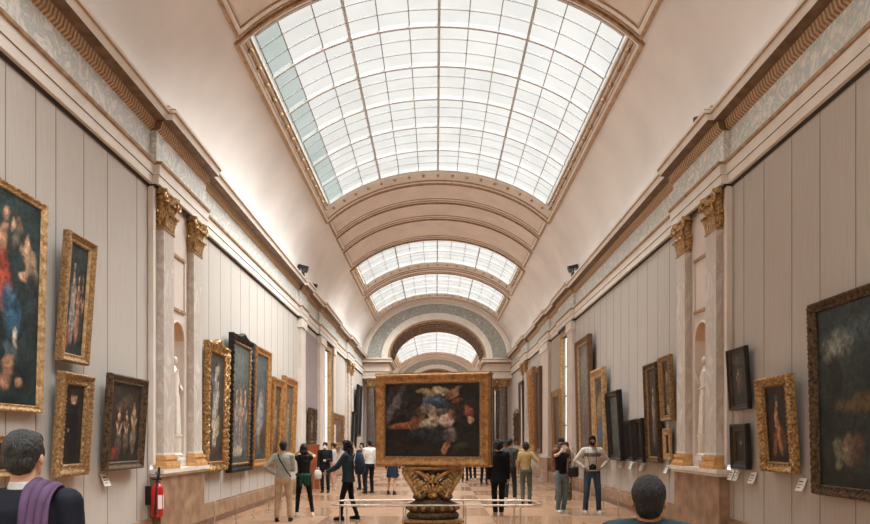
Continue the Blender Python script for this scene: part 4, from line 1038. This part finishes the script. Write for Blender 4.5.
    if style == 'bun':
        mb.ball(hp(0,-.05,-.005), (.068*s,.055*s,.07*s), hm, 16, 12, H); mb.ball(hp(0,-.12,.05), .036*s, hm, 12, 9)
    if style.startswith('curly'):
        for i in range(120):
            a = R.uniform(0, 2*pi); zz = R.uniform(-.04, .12) if style == 'curly_short' else R.uniform(-.34, .12)
            rr = .088 if zz > 0 else .09
            px, py = rr*cos(a)*sqrt(max(.2, 1-(max(0, zz)/.14)**2)), -.03+rr*1.1*sin(a)*sqrt(max(.2, 1-(max(0, zz)/.14)**2))
            if py > .03 and zz < .05: continue
            if zz < -.05: py = -.07+.06*sin(a)
            mb.ball(hp(px, py, zz+.01), R.uniform(.02, .036)*s, hm, 8, 6)
    o = mb.build('hair', root, smooth=True); remesh(o, max(.006, vox*.6)*s, 2, .014*s if vox > .008 else .012*s)
    if cap:
        mb = MB(); mb.ball(hp(0,-.015,.065), (.088*s,.103*s,.085*s), cloth(cap), 20, 12, H); mb.ball(hp(0,.105,.055), (.06*s,.06*s,.008*s), cloth(cap), 16, 8, H); mb.build('cap', root, smooth=True)
    # trousers / shorts / skirt
    bm_ = cloth(bottom) if not isinstance(bottom, bpy.types.Material) else bottom
    mb = MB()
    if legs == 'skirt':
        mb.loft([(0,0,z*s,rx*s,ry*s) for z, rx, ry in ((.56,.21,.17),(.7,.20,.15),(.85,.18,.13),(.95,.16,.11),(1.04,.14,.1))], bm_, 24)
        for k in range(10): a = 2*pi*k/10; mb.capsule((.19*s*cos(a), .15*s*sin(a), .56*s), (.15*s*cos(a), .1*s*sin(a), .95*s), .022*s, .01*s, bm_, 8)
    else:
        mb.loft([(0,0,z*s,rx*s,ry*s) for z, rx, ry in ((.80,.10,.09),(.86,.165,.12),(.93,.175 if not fem else .18,.125),(1.0,.155,.108),(1.05,.145,.10))], bm_, 20)
        r1, r2, r3 = {'trousers': (.092,.068,.058), 'wide': (.098,.082,.085), 'slim': (.086,.058,.042), 'shorts': (.095,.08,.08)}[legs]
        for sg in (-1, 1):
            hz, K, an = J[sg]
            if legs == 'shorts': mb.capsule(hz, hz.lerp(K, .8), r1*s, r2*s, bm_, 14)
            else:
                e = an+V3(0,0,.02 if legs != 'slim' else .03)
                mb.capsule(hz, K, r1*s, r2*s, bm_, 16); mb.capsule(K, e, r2*s, r3*s, bm_, 14)
                for t in (.25, .6, .9): c = K.lerp(e, t); mb.ball(c+V3(0,.012*(-1)**int(t*10),0), (r3*1.08*s,r3*1.08*s,.03*s), bm_, 10, 8)
    o = mb.build({'skirt': 'skirt', 'shorts': 'shorts'}.get(legs, 'trousers'), root, smooth=True); remesh(o, max(.010, vox)*s, 5)
    # top
    tm = cloth(top) if not isinstance(top, bpy.types.Material) else top
    mb = MB(); hem = .9-coat
    rings = [(.92,.172,.122),(1.03,.155 if not fem else .138,.112),(1.16,.16 if not fem else .145,.116),(1.29,.178 if not fem else .16,.122),(1.38,.178 if not fem else .158,.112),(1.435,.135,.09),(1.478,.07,.062)]
    if coat: rings = [(hem,.20,.15),((hem+.92)/2,.19,.14)]+[(z, rx+.012, ry+.012) for z, rx, ry in rings]
    if belt: rings = [(z, rx, ry) for z, rx, ry in rings if z > .95]
    mb.loft([(0,tl(z)*s,z*s,rx*s,ry*s) for z, rx, ry in rings], tm, 22)
    for sg in (-1, 1):
        E, T = W_[sg]; x_ = .012 if coat else 0
        mb.capsule(S[sg]-V3(sg*.03,0,0), S[sg], .062*s, (.064+x_)*s, tm, 12); mb.capsule(V3(sg*.03,tl(1.44)-.005,1.44), S[sg]+V3(-sg*.01,0,.012), .052*s, .056*s, tm, 12); mb.capsule(V3(sg*.06,tl(1.3),1.30), S[sg]+V3(-sg*.03,0,-.02), .09*s, .062*s, tm, 12)
        if sleeve == 'long': mb.capsule(S[sg], E, (.064+x_)*s, (.052+x_)*s, tm, 14); mb.capsule(E, E.lerp(T, .96), (.052+x_)*s, (.038+x_)*s, tm, 12); mb.ball(E.lerp(T, .35), (.052+x_)*s, tm, 10, 8)
        elif sleeve == 'short': mb.capsule(S[sg], S[sg].lerp(E, .7), .064*s, .062*s, tm, 14)
    o = mb.build('coat' if coat > .15 else ('jacket' if coat else 'shirt'), root, smooth=True); remesh(o, max(.009, vox*.9)*s, 4)
    if belt:
        mb = MB()
        for k in range(14):
            a = 2*pi*k/14; mb.ball((.165*s*cos(a), .12*s*sin(a), (1.0+.012*sin(3*a))*s), (.035*s,.035*s,.04*s), cloth(belt), 10, 8)
        for a0 in (-.5, .1, .6): mb.capsule((.14*s*sin(a0), -.14*s, .98*s), (.17*s*sin(a0), -.15*s, .76*s), .045*s, .03*s, cloth(belt), 10)
        o = mb.build('tied_jacket', root, smooth=True); remesh(o, .012*s, 3)
    if collar:
        mb = MB(); mb.loft([(0,(-.004+tl(1.46))*s,z*s,r*s,r*.95*s) for z, r in ((1.455,.073),(1.475,.07),(1.50,.062),(1.512,.060))], cloth(collar), 20); mb.build('collar', root, smooth=True)
    # shoes
    for sg in (-1, 1):
        mb = MB(); an = J[sg][2]; c = cloth(shoes)
        mb.capsule(an+V3(0,-.035,-.035), an+V3(sg*.012,.04,-.042), .043*s, .042*s, c, 12); mb.capsule(an+V3(sg*.012,.04,-.042), an+V3(sg*.02,.135,-.052), .04*s, .033*s, c, 12)
        mb.box(an.x-.038*s, an.x+.045*s, an.y-.075*s, an.y+.165*s, an.z-.085*s, an.z-.068*s, c); mb.capsule(an+V3(0,-.01,-.03), an+V3(0,-.005,.02), .04*s, .04*s, c, 10)
        o = mb.build('shoe', root, smooth=True); remesh(o, .011*s, 2)
    root['_s'] = s
    return root, W_, HC, s

BLK = (26,26,30); NAVY = (28,34,48); DENIM = (84,100,116); WHT = (216,212,204)
# two visitors close to the camera
P, Wr, HC, s = person('man seen from behind in a dark suit with a purple scarf over one shoulder', -1.965, 3.1, 13, 1.74, (24,26,36), (26,28,36), hair=(62,62,62), style='short', coat=.08, collar=(206,204,204), vox=.007, yaw=-6, nk=1.12, hd=.012, skin=skin_l)
mb = MB(); rows = []
path = [(.115,1.18),(.135,1.28),(.13,1.38),(.095,1.455),(.03,1.495),(-.04,1.495),(-.10,1.465),(-.135,1.39),(-.15,1.29),(-.155,1.18),(-.16,1.06),(-.165,.95)]
K = 14
for j, (yy, zz) in enumerate(path):
    for i in range(K+1):
        u = i/K; xx = .035+(.125-.01*sin(j))*u; f = .009*sin(u*22+j*.8)+.005*sin(u*9-j*1.6)
        dz = -.30*max(0, xx-.07)*(1 if 2 < j < 7 else .35)
        n = Vector((0, yy, (zz-1.3)*.9)).normalized()
        rows.append((xx, yy+n.y*(f+.012), zz+dz+n.z*(f+.010)))
mb.add(rows, [(j*(K+1)+i, j*(K+1)+i+1, (j+1)*(K+1)+i+1, (j+1)*(K+1)+i) for j in range(len(path)-1) for i in range(K)], cloth((84,62,88)))
o = mb.build('scarf', P, smooth=True); m_ = o.modifiers.new('t', 'SOLIDIFY'); m_.thickness = .014; m_.offset = 1; m_ = o.modifiers.new('s', 'SUBSURF'); m_.levels = 1; m_.render_levels = 2
person('young person with short black hair and dark teal shirt, only head and shoulders in view', 0.965, 2.95, -16, 1.584, (24,46,50), (40,42,50), hair=(22,20,22), style='short', sleeve='short', vox=.007, skin=skin_m, hd=.07, nk=1.2)
# left group
P, Wr, HC, s = person('man from behind in a pale shirt and khaki trousers with one hand on his hip', -3.2, 13.6, 6, 1.69, (166,170,160), (188,164,136), (52,40,34), (34,28,26), arms=('hip','hold'), feet=((-.13,0),(.15,.02)), vox=.011, yaw=12)
mb = MB(); mb.tube([(-.10*s,-.06*s,1.46*s),(-.06*s,-.125*s,1.35*s),(.03*s,-.14*s,1.2*s),(.12*s,-.125*s,1.05*s),(.18*s,-.06*s,.97*s)], .014*s, cloth((40,38,40)), 6); mb.build('strap', P)
person('woman in black leggings with a green jacket tied round her waist taking a picture', -2.93, 14.4, 14, 1.63, BLK, (22,24,28), (222,220,214), (44,30,26), 'long', arms=('face','face'), feet=((-.16,.0),(.2,-.04)), sleeve='none', legs='slim', fem=True, belt=(36,74,56), vox=.011, yaw=10)
person('person in a black suit and white face mask facing the viewer by the mauve panel', -3.58, 21.0, 176, 1.64, (26,28,36), (26,28,36), (30,30,32), (30,26,26), 'short', coat=.1, mask=(214,216,220), collar=(190,196,206), arms=('hold','down'), vox=.014)
person('woman in a light grey top and pinkish trousers facing left in the distance', -3.75, 23.8, 80, 1.6, (190,190,186), (190,140,124), (200,190,180), (60,40,30), 'bun', fem=True, sleeve='short', arms=('hold','hold'), vox=.016)
P, Wr, HC, s = person('woman with long curly black hair in dark clothes facing left', -1.86, 13.8, 82, 1.70, (44,62,72), (24,26,32), (30,28,30), (24,20,22), 'curly_long', arms=('fwd','down'), feet=((-.1,.16),(.1,-.14)), mask=(190,196,200), fem=True, legs='slim', vox=.011, coat=.06, lean=.05)
mb = MB(); mb.box(-.02*s,.02*s,.40*s,.55*s,1.05*s,1.065*s,black_pl); o = mb.build('mobile_phone'); o.location = P.location; o.rotation_euler = P.rotation_euler; tag(o, 'dark mobile phone held out by the woman with curly hair', 'phone')
person('man in a white shirt and black trousers walking away left of the display painting', -2.13, 20.8, 34, 1.73, WHT, BLK, (36,34,34), (34,28,26), 'short', arms=('hold','down'), feet=((-.16,-.02),(.14,.1)), vox=.013)
person('person in dark clothes half hidden behind the man in the white shirt', -2.55, 22.4, 160, 1.62, (60,56,58), (36,36,40), (30,28,28), (40,32,30), 'bob', vox=.016, fem=True)
person('person in a navy skirt seen from the waist down below the display painting', -1.36, 20.4, -12, 1.66, NAVY, (30,44,62), (32,30,32), (50,40,34), 'short', legs='skirt', feet=((-.16,.04),(.08,-.10)), vox=.014)
person('leftmost of three tiny far people below the display painting, in black', 1.20, 27, 0, 1.58, BLK, (30,30,36), vox=.018)
person('middle of three tiny far people below the display painting, in dark blue', 1.56, 27.5, 15, 1.66, NAVY, (32,34,40), (200,196,190), vox=.018, style='long', fem=True)
person('rightmost of three tiny far people below the display painting, in brown top', 1.88, 25.2, -20, 1.64, (70,50,40), (28,28,30), vox=.018, feet=((-.14,.05),(.12,-.06)))
# right of the display
person('person from behind in long black coat and trousers right of the display painting', 1.40, 14.6, 2, 1.71, (20,22,26), (20,22,26), (150,140,130), (26,22,22), 'curly_short', coat=.14, legs='trousers', arms=('down','down'), feet=((-.07,0),(.07,.02)), vox=.011, lean=.02)
person('person in dark patterned top between the black coat and the mustard T-shirt', 2.08, 18.3, -20, 1.75, mat('patterned_cloth', (70,66,60), .85, rgb2=(34,36,34), scale=22, lo=.45, hi=.55), (40,46,46), (190,186,178), (30,24,22), 'short', feet=((-.1,.0),(.13,.06)), sleeve='short', vox=.013, yaw=-25)
person('person in a mustard T-shirt and grey green trousers seen from behind', 2.42, 17.5, -14, 1.66, (176,150,102), (88,98,92), (50,44,40), (46,34,28), 'bob', sleeve='short', arms=('down','out'), feet=((-.09,0),(.1,.02)), fem=True, vox=.012, skin=skin_m)
person('person in a light grey top far behind near the right end columns', 2.55, 25, 170, 1.66, (170,168,164), (60,60,66), hair=(60,44,36), vox=.018)
person('person in a rust coloured top far behind beside the right end columns', 3.0, 30, 175, 1.70, (140,84,60), (44,44,50), hair=(36,30,28), vox=.018)
# right group
P, Wr, HC, s = person('woman in a black sleeveless top and light jeans lifting a phone to her face', 2.92, 15.2, -158, 1.66, BLK, (112,128,138), (214,212,206), (112,76,52), 'long', arms=('down','face'), feet=((-.09,0),(.09,.03)), sleeve='none', legs='trousers', fem=True, mask=(206,214,222), vox=.011)
mb = MB(); mb.box(-.04,.04,-.006,.006,-.08,.08,white_pl); o = mb.build('mobile_phone'); o.location = (2.92+.02, 15.2-.31*s, 1.56*s+.02); o.rotation_euler = (.1, 0, radians(-150)); tag(o, 'white phone held up by the woman in the black sleeveless top', 'phone')
mb = MB(); mb.loft([(0,0,0,.11,.045),(0,0,.05,.125,.055),(0,0,.2,.12,.05),(0,0,.24,.1,.03)], black_pl, 16, .6); mb.tube([(-.11,0,.22),(-.1,.02,.5),(0,.04,.68),(.1,.02,.5),(.11,0,.22)], .008, black_pl, 6); o = mb.build('shoulder_bag', smooth=True); o.location = (3.20, 15.14, .84); tag(o, 'black shoulder bag hanging at the hip of the woman in light jeans', 'bag')
person('man in black cap, black mask and tan jacket behind the woman in light jeans', 3.35, 17.4, -170, 1.76, (122,84,60), (36,40,46), (214,212,206), (30,26,26), 'short', coat=.05, mask=(24,24,26), cap=(22,22,24), arms=('hold','down'), vox=.012)
person('person in a pale top and camouflage trousers behind the man in the white sweater', 3.72, 18.6, 150, 1.66, (176,160,140), mat('camouflage_cloth', (112,108,82), .85, rgb2=(60,58,46), scale=12, lo=.45, hi=.55), (90,80,66), (92,66,48), 'bob', fem=True, vox=.014, legs='wide')
P, Wr, HC, s = person('man in white sweater with grey chest stripe, black mask and jeans, hands on hips', 3.60, 15.0, 176, 1.82, (218,214,204), (66,84,104), (222,220,214), (36,28,26), 'short', arms=('hip','hip'), feet=((-.15,.0),(.15,.04)), mask=(24,24,26), vox=.011, skin=skin_m)
mb = MB(); mb.loft([(0,0,z*s,rx*s,ry*s) for z, rx, ry in ((1.27,.182,.130),(1.285,.192,.137),(1.34,.194,.135),(1.355,.184,.126))], cloth((120,120,124)), 28); o = mb.build('chest_stripe', P, smooth=True)
mb = MB(); mb.box(-.075,.075,-.035,.035,0,.11,black_pl); mb.box(-.03,.03,-.025,.025,.11,.135,black_pl); mb.tube([(0,-.03,.05),(0,-.11,.05)], .038, black_pl, 16)
mb.tube([(-.07,.0,.1),(-.11,.02,.35),(-.07,.09,.62)], .006, black_pl, 6); mb.tube([(.07,.0,.1),(.11,.02,.35),(.07,.09,.62)], .006, black_pl, 6)
o = mb.build('camera_on_strap'); o.location = (3.56, 14.77, .98*s); tag(o, 'black camera hanging on a strap over the white sweater', 'camera')
# backpack
mb = MB(); mb.loft([(0,0,0,.14,.07),(0,0,.06,.16,.09),(0,0,.28,.155,.09),(0,0,.42,.12,.065),(0,0,.46,.06,.03)], cloth((38,52,70)), 20, .7)
o = mb.build('backpack', smooth=True); o.location = (-1.86+.245, 13.8-.03, .97); o.rotation_euler = (0, 0, radians(82)); tag(o, 'dark blue backpack on the back of the woman with curly hair', 'backpack')
mb = MB(); mb.loft([(0,.09,.05,.12,.03),(0,-.09,.1,.0,.0)] if False else [(0,-.085,.06,.10,.03),(0,-.09,.2,.10,.03)], cloth((30,42,58)), 14, .7); mb.build('pocket', o)
mb = MB()
for sx in (-.08, .08): mb.tube([(sx,.07,.08),(sx*1.1,.13,.25),(sx,.09,.44)], .014, cloth((30,42,58)), 6)
mb.build('strap', o)
# white bag carried by the person in the black suit
mb = MB(); mb.loft([(0,0,0,.12,.06),(0,0,.05,.16,.1),(0,0,.25,.17,.1),(0,0,.36,.13,.06),(0,0,.4,.08,.03)], cloth(WHT), 18); mb.tube([(-.07,0,.38),(-.05,0,.5),(.05,0,.5),(.07,0,.38)], .012, cloth(WHT), 6)
o = mb.build('white_bag', smooth=True); o.location = (-3.80, 20.9, .44); o.scale = (.75, .75, .75); tag(o, 'large white cloth bag beside the person in the black suit', 'bag')
SKY=0.82; SUN=28; EXPO=0.0; UP=3.5
# ------------------------------------------------------------------ sky, sun, camera
wd = bpy.data.worlds.new('sky'); SC.world = wd; wd.use_nodes = True
bg = wd.node_tree.nodes['Background']; bg.inputs[0].default_value = (*lin((248,246,242)), 1); bg.inputs[1].default_value = SKY
sd = bpy.data.lights.new('overcast_sun', 'SUN'); sd.energy = SUN; sd.angle = radians(92); sd.color = (.94, .975, 1.0)
so = bpy.data.objects.new('overcast_sun', sd); COL.objects.link(so); so.rotation_euler = (radians(0), radians(17), 0); so.location = (0, 15, 20)
# added fill lights, unseen behind the cornice lips, brightening the opposite side of the vault
for side in (-1, 1):
    for (y0, y1) in ((-5, 5), (5.2, 17), (17.2, 29), (29.2, 40.5), (46, 57), (57.2, 68)):
        ld = bpy.data.lights.new('vault_fill_light', 'AREA'); ld.shape = 'RECTANGLE'; ld.size = y1-y0; ld.size_y = .08; ld.energy = UP*(y1-y0); ld.color = (1, .97, .93)
        lo = bpy.data.objects.new('vault_fill_light', ld); COL.objects.link(lo); lo.location = (WX(side, .1), (y0+y1)/2, 7.22)
        d = Vector((-side*.85, 0, .55)); lo.rotation_euler = d.to_track_quat('-Z', 'X').to_euler()
        M_ = Matrix((( 0, 0, 0), (0, 0, 0), (0, 0, 0)))
        zax = -d.normalized(); xax = Vector((0, 1, 0)); yax = zax.cross(xax)
        lo.rotation_euler = Matrix((xax, yax, zax)).transposed().to_euler()
cd = bpy.data.cameras.new('camera'); cam = bpy.data.objects.new('camera', cd); COL.objects.link(cam)
cam.location = (0, 0, 1.7); cam.rotation_euler = (pi/2, 0, 0)
cd.sensor_width = 36; cd.lens = 650/870*36; cd.shift_x = -1/870; cd.shift_y = 178/870; cd.clip_end = 300
SC.camera = cam
SC.view_settings.view_transform = 'Standard'; SC.view_settings.look = 'None'; SC.view_settings.gamma = 1; SC.view_settings.exposure = EXPO
try: SC.view_settings.use_curve_mapping = False
except Exception: pass
cy = SC.cycles
cy.use_denoising = True
try: cy.denoiser = 'OPENIMAGEDENOISE'
except Exception: pass
cy.max_bounces = 8; cy.diffuse_bounces = 5; cy.glossy_bounces = 3; cy.transparent_max_bounces = 12; cy.sample_clamp_indirect = 8
cy.caustics_reflective = False; cy.caustics_refractive = False
